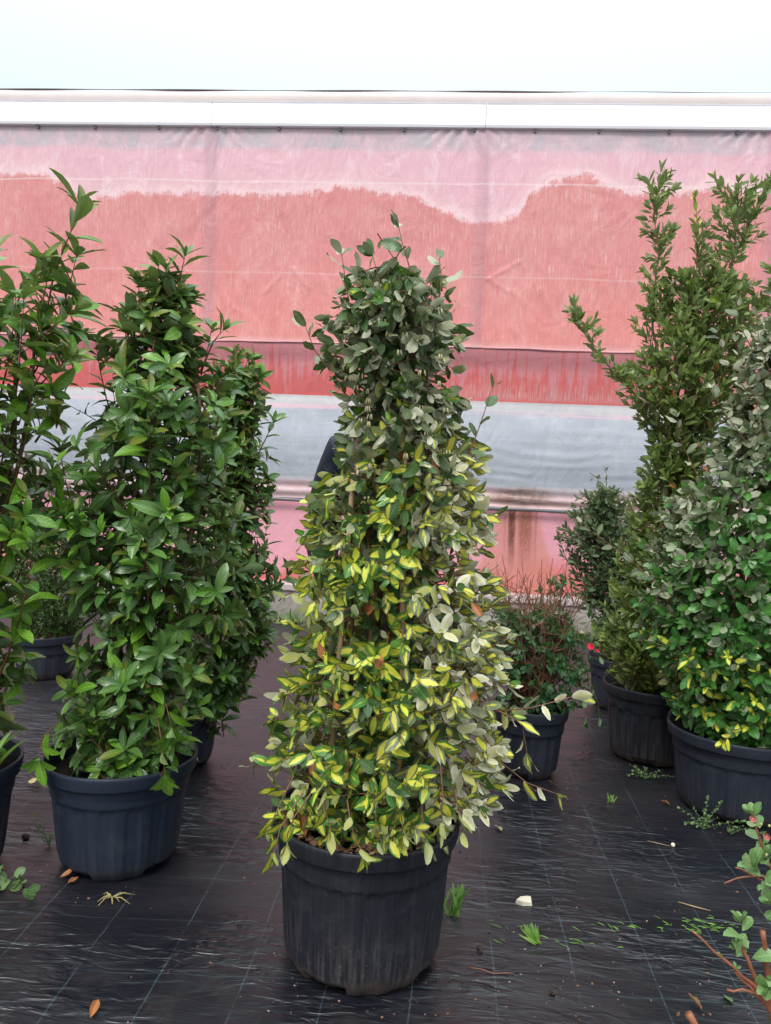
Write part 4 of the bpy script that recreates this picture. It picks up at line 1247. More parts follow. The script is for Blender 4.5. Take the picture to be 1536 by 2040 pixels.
# ---------------- twiggy flowering shrub behind the centre plant
g = np.random.default_rng(51)
root = empty('azalea_shrub', (0.485, 3.97, 0.315), label='half bare twiggy shrub with glossy dark leaves and a crimson flower, behind the centre plant', cat='shrub')
lv = Leaves(root); tw = TB(root.location)
tips = []
for i in range(62):                        # bare branching twigs
    q = g.uniform(0, 6.28); rr = g.uniform(0.05, 0.24)
    p0 = np.array([0.485 + 0.05 * math.cos(q), 3.97 + 0.05 * math.sin(q), 0.32])
    p1 = np.array([0.49 + rr * math.cos(q), 3.97 + rr * math.sin(q), g.uniform(0.80, 1.12)])
    w = wander(p0, p1, 6, 0.026, g)
    tw.tube(w, [0.0055, 0.005, 0.0042, 0.0035, 0.003, 0.002, 0.0014], 5, cap=False)
    for j in range(2, 7):
        for _ in range(2):
            a = w[j] if j < 6 else w[5]
            e = a + unit(g.normal(0, 1, 3) + np.array([0, 0, 0.8])) * g.uniform(0.05, 0.13)
            m_ = (a + e) / 2 + g.normal(0, 0.006, 3)
            tw.tube([a, m_, e], [0.002, 0.0016, 0.001], 4, cap=False)
            e2 = m_ + unit(g.normal(0, 1, 3) + np.array([0, 0, 0.6])) * 0.05
            tw.tube([m_, e2], [0.0013, 0.0008], 3, cap=False)
            tips.append(e)
pa = Profile([(0.33, 0.31, 0.72), (0.42, 0.27, 0.77), (0.55, 0.25, 0.79), (0.72, 0.25, 0.77), (0.84, 0.27, 0.68)], 3.97, 0.9)
bush(lv, tw, pa, 240, 0.052, 'aza', 0.022, 0.10, 0.3, 0.4, g, inner=0.3, front=0.65, droop=0.35, theta=(70, 45), r0=0.0016, tipn=3)
pb_ = Profile([(0.72, 0.40, 0.76), (0.90, 0.45, 0.72), (1.0, 0.5, 0.65)], 3.97, 0.8)
bush(lv, tw, pb_, 16, 0.046, 'aza', 0.025, 0.10, 0.3, 0.4, g, inner=0.2, front=0.65, droop=0.35, theta=(70, 45), r0=0.0016, tipn=3)
for pts in ([(0.62, 3.85, 0.62), (0.74, 3.82, 0.55), (0.79, 3.80, 0.42), (0.80, 3.79, 0.34)], [(0.66, 3.85, 0.55), (0.72, 3.80, 0.45), (0.735, 3.78, 0.33)], [(0.6, 3.84, 0.75), (0.72, 3.8, 0.72), (0.78, 3.79, 0.66)], [(0.62, 3.9, 0.95), (0.70, 3.88, 0.93), (0.75, 3.87, 0.86)], [(0.55, 3.9, 1.02), (0.6, 3.88, 1.05), (0.64, 3.87, 1.0)]):
    leafy(lv, tw, pts, 0.05, 'aza', 0.026, 0.25, (60, 40), np.array([0, -1, 0]), 0.6, 0.5, 0, 0.002, 3, 0.3, g)
lv.build(singles=220)
tw.build('twigs', M['twig_red'], root, kind='stuff')


def flower(root, p, r, mat, name='flower', cen='stamen', n=5, tilt=(0, -1, 0.3)):
    o = empty(name, np.array(p) - np.array(root.location)); o.parent = root
    ax = unit(tilt)
    for k in range(n):
        q = perp(ax, 2 * math.pi * k / n); s_ = np.cross(ax, q)
        V = []
        for a_, w_, h_ in ((0.05, 0.15, 0), (0.4, 0.42, 0.45), (0.62, 0.46, 0.85), (0.75, 0.2, 1.05)):
            for e in (-1, 0, 1):
                V.append((q * a_ + s_ * w_ * e + ax * (h_ + (0.12 if e else 0)) + np.sin(np.array([k * 7.1, k * 3.3 + a_ * 9, k * 5.7])) * 0.10) * r)
        F = [(i * 3 + j, i * 3 + j + 1, i * 3 + j + 4, i * 3 + j + 3) for i in range(3) for j in range(2)]
        link('petal', mesh('petal', np.array(V), F, mat), o)
    t = TB((0, 0, 0)); t.lump(ax * r * 0.3, r * 0.16, 3)
    t.build('stamens', M[cen], o)


flower(root, (0.742, 3.80, 0.698), 0.020, M['petal_pink'], cen='petal_pink', n=7, tilt=(-0.4, -0.8, 0.6))
flower(root, (0.760, 3.795, 0.690), 0.013, M['petal_pink'], cen='petal_pink', n=5, tilt=(1, -0.6, 0.1))

# ---------------- bay tree
g7 = np.random.default_rng(61)
root = empty('bay_tree', (1.20, 4.36, 0.36), label='tallest plant at right, a bay tree with several upright leading shoots above the rest', cat='tree')
lv = Leaves(root); tw = TB(root.location)
p7 = Profile([(0.40, 1.04, 1.38), (0.437, 0.97, 1.43), (0.56, 0.90, 1.46), (0.717, 0.86, 1.48), (1.0, 0.968, 1.49), (1.278, 1.006, 1.48), (1.554, 1.031, 1.44), (1.80, 1.09, 1.43), (1.87, 1.04, 1.50), (1.966, 0.97, 1.57), (2.10, 0.93, 1.60), (2.237, 0.945, 1.60), (2.399, 1.009, 1.60), (2.55, 1.05, 1.58), (2.66, 1.15, 1.50)], 4.36, 0.85)


def b_cls(p):
    return 'bay' if g7.uniform() < 0.985 else 'bayn'


bush(lv, tw, p7, 1000, 0.068, b_cls, 0.019, 0.17, 1.1, 0.6, g7, inner=0.25, front=0.64, theta=(55, 26), r0=0.0022, tipn=4, jitter=0.22, outf=(0.72, 1.22), nmb=0.45)
for pts, w_, c in (([(1.069, 4.35, 2.45), (1.086, 4.35, 2.77), (1.048, 4.35, 2.957), (1.075, 4.35, 3.20)], 0.085, 'bay'),
                   ([(1.281, 4.3, 2.45), (1.275, 4.3, 2.70), (1.268, 4.3, 2.86)], 0.065, 'bay'),
                   ([(1.449, 4.3, 2.45), (1.464, 4.3, 2.764), (1.473, 4.3, 2.948), (1.464, 4.3, 3.07)], 0.11, 'bay'),
                   ([(1.478, 4.4, 2.70), (1.56, 4.4, 2.91), (1.654, 4.4, 3.12)], 0.09, 'bay'),
                   ([(0.984, 4.2, 1.967), (0.86, 4.2, 2.082), (0.749, 4.2, 2.21), (0.664, 4.2, 2.326), (0.63, 4.2, 2.45)], 0.055, 'bay'),
                   ([(1.62, 4.3, 2.2), (1.70, 4.3, 2.5), (1.72, 4.3, 2.7)], 0.09, 'bay')):
    pts = [np.array(q) for q in pts]
    leafy(lv, tw, pts, 0.068, c, 0.016, 0.0, (48, 22), None, 0, 0.0, 0, 0.005, 4, 0.2, g7)
    segs = len(pts) - 1
    Lp = sum(np.linalg.norm(pts[i + 1] - pts[i]) for i in range(segs))
    for k in range(int(Lp / 0.019)):
        t_ = g7.uniform(0, 0.9) * segs; i = int(t_); b_ = pts[i] + (pts[i + 1] - pts[i]) * (t_ - i)
        bulge = 0.35 + 0.65 * abs(math.sin(t_ * 2.4 + pts[0][0] * 5))
        d = unit(np.array([g7.normal(), g7.normal(), 1.1])) * w_ * 1.6 * g7.uniform(0.6, 1.1) * bulge
        leafy(lv, tw, [b_, b_ + d * 0.5, b_ + d], 0.066, c, 0.015, 0.2, (50, 24), np.array([0, -1, 0]), 0.5, 0, 0, 0.0016, 3, 0.2, g7)
leafy(lv, tw, [(1.268, 4.3, 2.84), (1.26, 4.3, 2.95), (1.245, 4.3, 3.045)], 0.062, 'bayn', 0.013, 0.1, (42, 18), None, 0, 0.0, 0, 0.003, 4, 0.2, g7)
for _ in range(12):
    z = g7.uniform(0.9, 2.4); cx, rx = p7.at(z)
    lv.add(np.array([cx + g7.uniform(-0.8, 0.8) * rx, 4.36 - rx * 0.8, z]), g7.normal(0, 1, 3), np.array([0, -1, 0.4]), 0.05, 'dead')
lv.build()
tw.build('twigs', M['twig_red'], root, kind='stuff')
stems(root, [(wander((1.20, 4.36, 0.35), (1.23, 4.36, 2.3), 9, 0.012, g7), 0.026, 0.016)], M['bark_pale'], 'trunk', 9)
stems(root, [(wander((1.23, 4.36, 1.75), e, 5, 0.02, g7), 0.012, 0.005) for e in ((1.07, 4.35, 2.5), (1.28, 4.3, 2.5), (1.45, 4.3, 2.5), (0.98, 4.2, 1.97))], M['bark_pale'], 'branch')
stems(root, [([(1.24, 4.30, 0.34), (1.265, 4.32, 2.05)], 0.008, 0.007)], M['bamboo'], 'stake')
for z in (1.78, 1.60, 1.42, 1.12, 0.92):
    t = TB(root.location)
    a = np.linspace(0, 2 * math.pi, 13)
    t.tube([(1.235 + 0.055 * math.cos(q), 4.34 + 0.05 * math.sin(q), z + 0.006 * math.sin(q * 2)) for q in a], 0.0022, 4)
    t.tube([(1.185, 4.32, z), (1.18, 4.30, z - 0.05), (1.19, 4.30, z - 0.09)], 0.002, 4)
    t.build('tie', M['twine'], root)

# ---------------- thin dark shrub behind it
g = np.random.default_rng(71)
root = empty('small_leaved_shrub', (1.25, 5.3, 0.30), label='airy dark small leaved shrub against the pink film, behind and left of the bay tree', cat='shrub')
lv = Leaves(root); tw = TB(root.location)
p8 = Profile([(0.34, 1.11, 1.34), (0.703, 0.96, 1.387), (0.94, 0.89, 1.373), (1.15, 0.82, 1.358), (1.32, 0.87, 1.27), (1.45, 0.96, 1.17)], 5.25, 0.7)
p8.l = p8.l - 0.04
bush(lv, tw, p8, 520, 0.064, 'shrub', 0.021, 0.19, 0.9, 0.4, g, inner=0.3, front=0.6, theta=(55, 28), r0=0.0022, tipn=3, outf=(0.6, 1.25))
for pts in ([(1.066, 5.2, 1.214), (1.053, 5.2, 1.446), (1.045, 5.2, 1.585)], [(1.0, 5.2, 1.05), (0.90, 5.2, 1.2), (0.84, 5.2, 1.33)], [(0.98, 5.2, 0.9), (0.89, 5.2, 1.0), (0.83, 5.2, 1.07)]):
    leafy(lv, tw, pts, 0.044, 'shrub', 0.022, 0.1, (55, 28), None, 0, 0, 0, 0.003, 4, 0.2, g)
lv.build(singles=240)
tw.build('twigs', M['twig_dark'], root, kind='stuff')
stems(root, [(wander((1.25 + 0.03 * k, 5.28, 0.29), (1.10 + 0.08 * k, 5.25, 1.2), 6, 0.02, g), 0.009, 0.003) for k in (-1, 0, 1, 2)], M['bark'])

# ---------------- silver green elaeagnus at the right edge
g9 = np.random.default_rng(81)
root = empty('elaeagnus_bush', (1.43, 3.72, 0.34), label='broad grey green bush at the right edge with a few yellow variegated sprays low down', cat='shrub')
lv = Leaves(root); tw = TB(root.location)
p9 = Profile([(0.36, 1.22, 1.85), (0.423, 1.13, 1.95), (0.564, 1.04, 2.02), (0.75, 0.95, 2.06), (0.984, 0.90, 2.08), (1.217, 0.95, 2.06), (1.404, 1.01, 2.02), (1.567, 1.14, 1.98), (1.797, 1.23, 1.9), (1.911, 1.27, 1.86), (2.139, 1.34, 1.80), (2.253, 1.40, 1.76), (2.366, 1.46, 1.66)], 3.72, 0.8)


def e_cls(p):
    cx, rx = p9.at(p[2])
    hi = (p[2] - 1.45) * 0.8 + (-(p[0] - cx) / rx) * 0.75 + g9.normal(0, 0.25)
    if p[2] < 0.86 and g9.uniform() < (0.20 if 0.42 < p[2] < 0.80 else 0.04): return 'vari'
    if hi > 0.42: return 'grey'
    return 'deep' if g9.uniform() < 0.85 else 'vgreen'


def e_flip(o, z):
    return min(0.5, max(0.04, 0.05 + 0.38 * max(0, -o[0]) * (z > 0.9) + 0.22 * (z > 1.6)))


p9.zb = 1.25
bush(lv, tw, p9, 1500, 0.070, e_cls, 0.022, 0.15, 0.25, 0.7, g9, inner=0.22, front=0.74, flipfn=e_flip, droop=0.12, theta=(68, 40), jitter=0.32, nmb=0.5)
for pts, c in (([(1.10, 3.6, 0.90), (0.955, 3.5, 1.062), (0.817, 3.5, 1.178), (0.658, 3.5, 1.282), (0.611, 3.5, 1.325)], 'grey'),
               ([(1.30, 3.5, 1.9), (1.18, 3.45, 2.05), (1.12, 3.43, 2.16)], 'grey'), ([(1.35, 3.5, 1.85), (1.24, 3.45, 2.0), (1.2, 3.43, 2.13)], 'grey'), ([(1.38, 3.5, 2.0), (1.30, 3.45, 2.15), (1.27, 3.43, 2.3)], 'grey'), ([(1.3, 3.5, 1.7), (1.16, 3.45, 1.85), (1.11, 3.43, 1.93)], 'grey'), ([(1.45, 3.5, 2.1), (1.36, 3.45, 2.25), (1.33, 3.43, 2.36)], 'grey'), ([(1.45, 3.5, 2.3), (1.38, 3.45, 2.45), (1.36, 3.42, 2.56)], 'grey'),
               ([(1.30, 3.5, 2.1), (1.22, 3.45, 2.2), (1.19, 3.4, 2.27)], 'grey'), ([(1.1, 3.5, 1.55), (1.0, 3.45, 1.7), (0.97, 3.42, 1.8)], 'grey'),
               ([(1.30, 3.40, 0.74), (1.24, 3.34, 0.78), (1.21, 3.31, 0.80)], 'vari'), ([(1.42, 3.42, 0.58), (1.36, 3.34, 0.60), (1.33, 3.31, 0.62)], 'vari'), ([(1.48, 3.40, 0.52), (1.47, 3.34, 0.47), (1.46, 3.32, 0.43)], 'vari'), ([(1.3, 3.44, 0.46), (1.26, 3.37, 0.44), (1.22, 3.34, 0.43)], 'vari'), ([(1.50, 3.4, 0.50), (1.53, 3.34, 0.44), (1.54, 3.32, 0.40)], 'vari')):
    leafy(lv, tw, pts, 0.056, c, 0.036, 0.25, (68, 38), np.array([-0.3, -1, 0]), 0.6, 0.1, 0.4 if c == 'grey' else 0, 0.003, 5 if c == 'vari' else 3, 0.3, g9)
lv.build()
tw.build('twigs', M['twig_red'], root, kind='stuff')
stems(root, [(wander((1.45 + 0.06 * math.cos(k), 3.72 + 0.05 * math.sin(k * 2), 0.33), (1.50 + 0.22 * math.cos(k * 1.3), 3.72 + 0.12 * math.sin(k), 1.9 - 0.1 * k), 6, 0.02, g9), 0.012, 0.004) for k in range(6)], M['bark'])

# ---------------- quince in the bottom right corner
gq = np.random.default_rng(91)
root = empty('quince_shrub', (0.90, 1.52, 0.26), label='flowering quince with orange brown stems and rounded leaves in the bottom right corner', cat='shrub')
lv = Leaves(root)
B = np.array([0.87, 1.52, 0.25])


def qstem(pts, r0, r1):
    t = TB(root.location)
    P = [np.array(p, float) for p in pts]
    Q = []
    for i in range(len(P) - 1):
        for k in range(3):
            Q.append(P[i] + (P[i + 1] - P[i]) * k / 3 + (gq.normal(0, 0.0016, 3) if k else 0))
    Q.append(P[-1])
    t.tube(Q, [(r0 + (r1 - r0) * i / (len(Q) - 1)) * (1.18 if i % 3 == 0 else 1.0) for i in range(len(Q))], 8)
    t.build('stem', M['twig_quince'], root)


qstem([B, (0.69, 1.5, 0.43), (0.668, 1.5, 0.52), (0.655, 1.5, 0.60), (0.645, 1.5, 0.655)], 0.0075, 0.0045)
qstem([B, (0.70, 1.5, 0.45), (0.654, 1.5, 0.521), (0.628, 1.5, 0.579), (0.606, 1.5, 0.637)], 0.0065, 0.003)
qstem([(0.69, 1.5, 0.47), (0.634, 1.5, 0.549), (0.575, 1.5, 0.594), (0.515, 1.5, 0.643)], 0.0045, 0.0016)
qstem([(0.71, 1.5, 0.46), (0.64, 1.5, 0.530), (0.60, 1.5, 0.570)], 0.004, 0.002)
qstem([B, (0.73, 1.55, 0.50), (0.72, 1.55, 0.62), (0.69, 1.55, 0.72), (0.657, 1.55, 0.79), (0.632, 1.55, 0.86)], 0.0055, 0.002)
qstem([(0.72, 1.55, 0.66), (0.68, 1.6, 0.705), (0.662, 1.6, 0.713), (0.626, 1.6, 0.727)], 0.003, 0.0013)
qstem([(0.72, 1.56, 0.68), (0.681, 1.6, 0.714), (0.642, 1.6, 0.708), (0.606, 1.6, 0.692)], 0.003, 0.0013)
qstem([(0.72, 1.5, 0.50), (0.668, 1.5, 0.530), (0.625, 1.5, 0.534), (0.586, 1.5, 0.533)], 0.0035, 0.0022)
qstem([B, (0.62, 1.45, 0.33), (0.545, 1.45, 0.45), (0.500, 1.45, 0.512)], 0.008, 0.0065)
for pts, n_, sz, gp in (([(0.63, 1.5, 0.60), (0.612, 1.5, 0.635), (0.604, 1.5, 0.668)], 6, 0.040, 0.02), ([(0.60, 1.5, 0.60), (0.595, 1.49, 0.625)], 4, 0.034, 0.03),
                        ([(0.66, 1.56, 0.79), (0.65, 1.55, 0.83), (0.632, 1.55, 0.86)], 4, 0.034, 0.012), ([(0.70, 1.55, 0.72), (0.675, 1.54, 0.75), (0.66, 1.54, 0.78)], 5, 0.042, 0.011),
                        ([(0.68, 1.54, 0.70), (0.65, 1.53, 0.745), (0.63, 1.53, 0.765)], 5, 0.040, 0.011), ([(0.70, 1.54, 0.66), (0.69, 1.52, 0.69), (0.67, 1.52, 0.70)], 5, 0.042, 0.012), ([(0.71, 1.54, 0.80), (0.70, 1.53, 0.84), (0.685, 1.53, 0.865)], 5, 0.040, 0.012),
                        ([(0.70, 1.48, 0.58), (0.675, 1.46, 0.585), (0.655, 1.46, 0.58)], 4, 0.036, 0.014), ([(0.70, 1.48, 0.54), (0.66, 1.47, 0.565), (0.64, 1.46, 0.57)], 4, 0.034, 0.014), ([(0.70, 1.45, 0.43), (0.685, 1.44, 0.45), (0.67, 1.44, 0.455)], 3, 0.040, 0.02)):
    leafy(lv, None, pts, sz, 'qui', gp, 0.0, (75, 35), np.array([-0.2, -1, 0]), 0.55, -0.05, 0.05, 0.002, n_, 0.28, gq, 0.5)
for (x, z) in ((0.526, 0.637), (0.572, 0.597), (0.60, 0.578)):
    for k in range(3):
        lv.add(np.array([x, 1.5, z]), gq.normal(0, 0.5, 3) + [-0.1, -0.2, 0.7], np.array([0, -1, 0.3]), 0.011, 'qui')
lv.build()
for p, r, mt in (((0.622, 1.52, 0.865), 0.008, 'petal_red'), ((0.645, 1.51, 0.836), 0.008, 'petal_red')):
    flower(root, p, r, M[mt], cen='petal_white', n=6, tilt=(-0.4, -0.8, 0.4))
for _ in range(3):
    p = np.array([gq.uniform(0.62, 0.65), 1.51, gq.uniform(0.77, 0.86)])
    t = TB(root.location); t.lump(p, 0.003, 1); t.build('bud', M['quince_bud'], root)

# ------------------------------------------------------------------ person behind the centre plant
def skinned(name, V, E, Rr, mat, parent, rootv=0, sub=1):
    me = bpy.data.meshes.new(name)
    me.from_pydata([tuple(v) for v in V], E, [])
    me.materials.append(mat)
    o = link(name, me, parent)
    md = o.modifiers.new('skin', 'SKIN'); md.use_smooth_shade = True
    for i, r in enumerate(Rr):
        sv = me.skin_vertices[0].data[i]
        sv.radius = (r, r) if np.isscalar(r) else r
        sv.use_root = (i == rootv)
    sb = o.modifiers.new('sub', 'SUBSURF'); sb.levels = sub; sb.render_levels = sub + 1
    return o


pr = empty('person', (-0.222, 3.02, 0.003), label='person in a dark navy jacket and black trousers standing hidden behind the centre plant', cat='person')
V = [(0, 0, 1.00), (0, 0, 1.15), (0, 0, 1.33), (0, 0, 1.50), (0, -0.005, 1.60), (0, -0.015, 1.67), (0, -0.02, 1.75), (0, -0.015, 1.83)]
Rr = [(0.10, 0.08), (0.10, 0.08), (0.10, 0.08), (0.08, 0.07), 0.056, 0.065, 0.088, 0.078]
E = [(0, 1), (1, 2), (2, 3), (3, 4), (4, 5), (5, 6), (6, 7)]
hands = []
for s in (-1, 1):
    b0 = len(V)
    V += [(s * 0.19, 0, 1.54), (s * 0.245, -0.01, 1.36), (s * 0.268, 0.0, 1.20), (s * 0.22, -0.13, 1.14), (s * 0.13, -0.24, 1.13), (s * 0.10, -0.275, 1.13)]
    Rr += [0.045, 0.045, 0.040, 0.036, 0.026, (0.036, 0.018)]
    E += [(3, b0)] + [(b0 + i, b0 + i + 1) for i in range(5)]
    hb = b0 + 5
    for k, (dz, ln) in enumerate(((0.026, 0.036), (0.009, 0.042), (-0.008, 0.039), (-0.024, 0.030))):   # fingers closing round a stake
        f0 = len(V)
        V += [(s * 0.078, -0.300, 1.13 + dz), (s * (0.078 - ln * 0.55), -0.322, 1.13 + dz), (s * (0.072 - ln), -0.305, 1.13 + dz)]
        Rr += [0.0092, 0.0085, 0.0075]
        E += [(hb, f0), (f0, f0 + 1), (f0 + 1, f0 + 2)]
    f0 = len(V)
    V += [(s * 0.095, -0.265, 1.165), (s * 0.065, -0.275, 1.175), (s * 0.045, -0.29, 1.165)]
    Rr += [0.013, 0.0105, 0.009]
    E += [(hb, f0), (f0, f0 + 1), (f0 + 1, f0 + 2)]
    l0 = len(V)
    V += [(s * 0.10, 0, 0.92), (s * 0.115, -0.01, 0.52), (s * 0.12, 0.01, 0.10), (s * 0.125, -0.12, 0.04)]
    Rr += [0.065, 0.045, 0.034, 0.028]
    E += [(0, l0), (l0, l0 + 1), (l0 + 1, l0 + 2), (l0 + 2, l0 + 3)]
V = [((x * 0.66 if x > 0 else x * 0.97) if abs(x) > 0.15 and z > 1.0 else x, y, z) for x, y, z in V]
skinned('body', V, E, Rr, M['skin'], pr)
V = [(0, 0.0, 0.86), (0, 0, 1.10), (0, 0, 1.33), (0, 0, 1.53), (0, 0.0, 1.625)]
Rr = [(0.185, 0.15), (0.18, 0.145), (0.19, 0.15), (0.15, 0.12), (0.075, 0.075)]
E = [(0, 1), (1, 2), (2, 3), (3, 4)]
for s in (-1, 1):
    b0 = len(V)
    V += [(s * 0.205, 0, 1.575), (s * 0.245, -0.005, 1.46), (s * 0.262, -0.01, 1.32), (s * 0.272, 0.0, 1.20), (s * 0.22, -0.13, 1.14), (s * 0.145, -0.225, 1.13)]
    Rr += [0.088, 0.075, 0.070, 0.066, 0.058, 0.044]
    E += [(3, b0)] + [(b0 + i, b0 + i + 1) for i in range(5)]
V = [((x * 0.66 if x > 0 else x * 0.97) if abs(x) > 0.15 and z > 1.0 else x, y, z) for x, y, z in V]
skinned('jacket', V, E, Rr, M['jacket'], pr, 1)
V = [(0, 0, 0.98)]; Rr = [(0.12, 0.11)]; E = []
for s in (-1, 1):
    l0 = len(V)
    V += [(s * 0.11, 0, 0.88), (s * 0.125, -0.01, 0.50), (s * 0.13, 0.01, 0.06)]
    Rr += [0.11, 0.085, 0.068]
    E += [(0, l0), (l0, l0 + 1), (l0 + 1, l0 + 2)]
skinned('trousers', V, E, Rr, M['trousers'], pr)
for s in (-1, 1):
    skinned('shoe', [(s * 0.128, 0.04, 0.050), (s * 0.13, -0.06, 0.045), (s * 0.135, -0.17, 0.037)], [(0, 1), (1, 2)], [0.056, 0.052, 0.040], M['shoe'], pr)
t = TB((0, 0, 0))
t.lump((0, 0.012, 1.815), 0.106, 5, (0.92, 1.0, 0.92), 14, 0.03)
t.build('hair', M['hair'], pr)
for s in (-1, 1):
    t = TB((0, 0, 0)); t.lump((s * 0.033, -0.094, 1.765), 0.011, 1, n=8, rough=0); t.build('eye', M['eye'], pr)
    t = TB((0, 0, 0)); t.lump((s * 0.091, -0.01, 1.755), 0.026, 1, (0.35, 0.6, 1.1), 8, 0.05); t.build('ear', M['skin'], pr)
t = TB((0, 0, 0)); t.tube([(0, -0.098, 1.775), (0, -0.118, 1.735), (0, -0.10, 1.725)], [0.008, 0.014, 0.008], 8); t.build('nose', M['skin'], pr)
t = TB((0, 0, 0)); t.lump((0, -0.092, 1.70), 0.02, 1, (1.2, 0.4, 0.35), 8, 0); t.build('mouth', M['petal_red'], pr)

# ------------------------------------------------------------------ things lying on the mat
def gz_at(x, y):
    return float(ground_h(np.array([[x]]), np.array([[y]]))[0, 0])


def fallen(x, y, size, cls, ang, label, tilt=0.25, grp='fallen leaves on the mat'):
    me = templates(cls)[abs(hash((round(x * 100), round(y * 100)))) % NVAR][0]
    o = bpy.data.objects.new('fallen_leaf', me)
    COL.objects.link(o)
    o.location = (x, y, gz_at(x, y) + 0.006 + size * 0.08)
    o.rotation_euler = (tilt * 0.5, tilt, ang)
    o.scale = (size,) * 3
    tag(o, label, 'leaf', grp)


fallen(-1.86, 3.36, 0.085, 'pale', -1.5, 'long tan leaf lying flat at the left edge beside the cut off pot')
fallen(-1.80, 3.44, 0.045, 'dead', 0.9, 'short orange leaf just behind the long tan one near the left edge')
fallen(-1.31, 2.60, 0.055, 'dead', -0.9, 'orange brown leaf against the left foot of the slate blue pot')
fallen(-1.265, 2.565, 0.040, 'dead', -0.7, 'small orange leaf in front of the slate blue pot, right of another orange leaf')
fallen(-0.885, 1.94, 0.055, 'dead', 0.1, 'single orange leaf near the bottom edge of the photo, left part')
fallen(1.12, 3.655, 0.045, 'dead', 1.4, 'orange leaf beside the left foot of the wide right hand pot')
fallen(0.80, 2.215, 0.05, 'dead', 1.0, 'folded brown leaf at the bottom right in front of the quince stems', 0.8)
fallen(0.305, 3.26, 0.05, 'pale', 0.6, 'narrow yellow leaf on the mat right of the centre pot rim')
fallen(0.90, 2.26, 0.035, 'weed', 0.3, 'tiny green leaf on the mat under the quince twigs')
fallen(0.61, 3.80, 0.05, 'dead', 2.0, 'brown leaf at the foot of the narrow pot behind the centre plant')
fallen(0.50, 3.70, 0.05, 'dead', 1.3, 'brown leaf in front of the narrow pot behind the centre plant')
# in the left pot
for (x, y, z, s, a, lab) in ((-1.10, 2.585, 0.352, 0.095, 1.6, 'large orange leaf on the soil at the front of the slate blue pot'), (-1.00, 2.61, 0.355, 0.07, 1.2, 'smaller orange leaf on the soil right of the large one in the slate blue pot')):
    me = templates('dead')[3][0]
    o = bpy.data.objects.new('fallen_leaf', me); COL.objects.link(o)
    o.location = (x, y, z); o.rotation_euler = (0.4, 0.35, a); o.scale = (s,) * 3
    tag(o, lab, 'leaf', 'orange leaves in the slate blue pot')
for (x, y, z, s, a, lab) in ((-0.36, 2.16, 0.445, 0.09, 0.8, 'rust coloured dry leaf on the bark at the left front of the centre pot'), (-0.30, 2.14, 0.45, 0.08, -0.5, 'second rust coloured dry leaf beside the first, inside the centre pot')):
    me = templates('dead')[5][0]
    o = bpy.data.objects.new('fallen_leaf', me); COL.objects.link(o)
    o.location = (x, y, z); o.rotation_euler = (0.6, 0.35, a); o.scale = (s,) * 3
    tag(o, lab, 'leaf', 'dry leaves on the bark in the centre pot')

# pale stone chip
bm = bmesh.new()
pts = [(-0.030, -0.002), (-0.008, -0.018), (0.028, -0.016), (0.030, 0.014), (0.018, 0.024), (-0.012, 0.012)]
lo_ = [bm.verts.new((x, y, 0)) for x, y in pts]; hi_ = [bm.verts.new((x * 0.9, y * 0.9 + 0.002, 0.012 + 0.004 * (i % 2))) for i, (x, y) in enumerate(pts)]
bm.faces.new(lo_[::-1]); bm.faces.new(hi_)
for i in range(6): bm.faces.new((lo_[i], lo_[(i + 1) % 6], hi_[(i + 1) % 6], hi_[i]))
me = bpy.data.meshes.new('stone_chip'); bm.to_mesh(me); bm.free(); me.materials.append(M['stone'])
o = link('stone_chip', me); o.location = (0.343, 2.715, gz_at(0.343, 2.715) + 0.001); o.rotation_euler = (0.15, 0, 0.1)
tag(o, 'cream coloured flat stone chip alone on the mat right of the centre pot', 'stone')


def stick(pts, r, mat, label, grp=None):
    t = TB((pts[0][0], pts[0][1], 0))
    t.tube([(x, y, gz_at(x, y) + r + 0.002 + z) for x, y, z in pts], [r] * (len(pts) - 1) + [r * 0.6], 5)
    o = t.build('twig', M[mat])
    tag(o, label, 'twig', grp)


stick([(0.135, 2.315, 0), (0.17, 2.305, 0.004), (0.21, 2.295, 0), (0.25, 2.30, 0.002), (0.275, 2.305, 0)], 0.0018, 'twig_red', 'thin reddish twig on the mat right of the centre pot base')
stick([(0.905, 2.80, 0), (0.955, 2.775, 0.002), (1.005, 2.76, 0)], 0.0022, 'bamboo', 'straight tan splinter on the mat at right above the cut grass')
stick([(0.915, 3.275, 0), (0.96, 3.25, 0.003), (1.0, 3.24, 0)], 0.0015, 'chips_pale', 'thin pale stalk lying by a small round nut on the mat')
t = TB((1.007, 3.252, 0)); t.lump((1.012, 3.245, 0.008), 0.009, 4, n=8, rough=0.05); o = t.build('nut', M['stone']); tag(o, 'small pale round nut on the mat in front of the wide right pot', 'nut')
t = TB((-1.593, 2.871, 0)); t.lump((-1.593, 2.871, 0.010), 0.014, 7, (1.2, 1, 0.8), 7, 0.3); o = t.build('soil_clod', M['crumb'], smooth=False); tag(o, 'lone black clod of soil on the mat between the two left pots', 'clod')
t = TB((0.173, 2.407, 0)); t.lump((0.173, 2.407, 0.008), 0.013, 9, (0.7, 1.2, 0.7), 7, 0.3); o = t.build('soil_clod', M['crumb'], smooth=False); tag(o, 'black oblong clod on the mat just right of the centre pot', 'clod')
t = TB((0.38, 2.23, 0)); t.lump((0.38, 2.23, 0.008), 0.010, 19, (1.1, 1.0, 0.7), 7, 0.3); o = t.build('soil_clod', M['crumb'], smooth=False); tag(o, 'black round clod near the bottom edge right of the centre pot', 'clod')

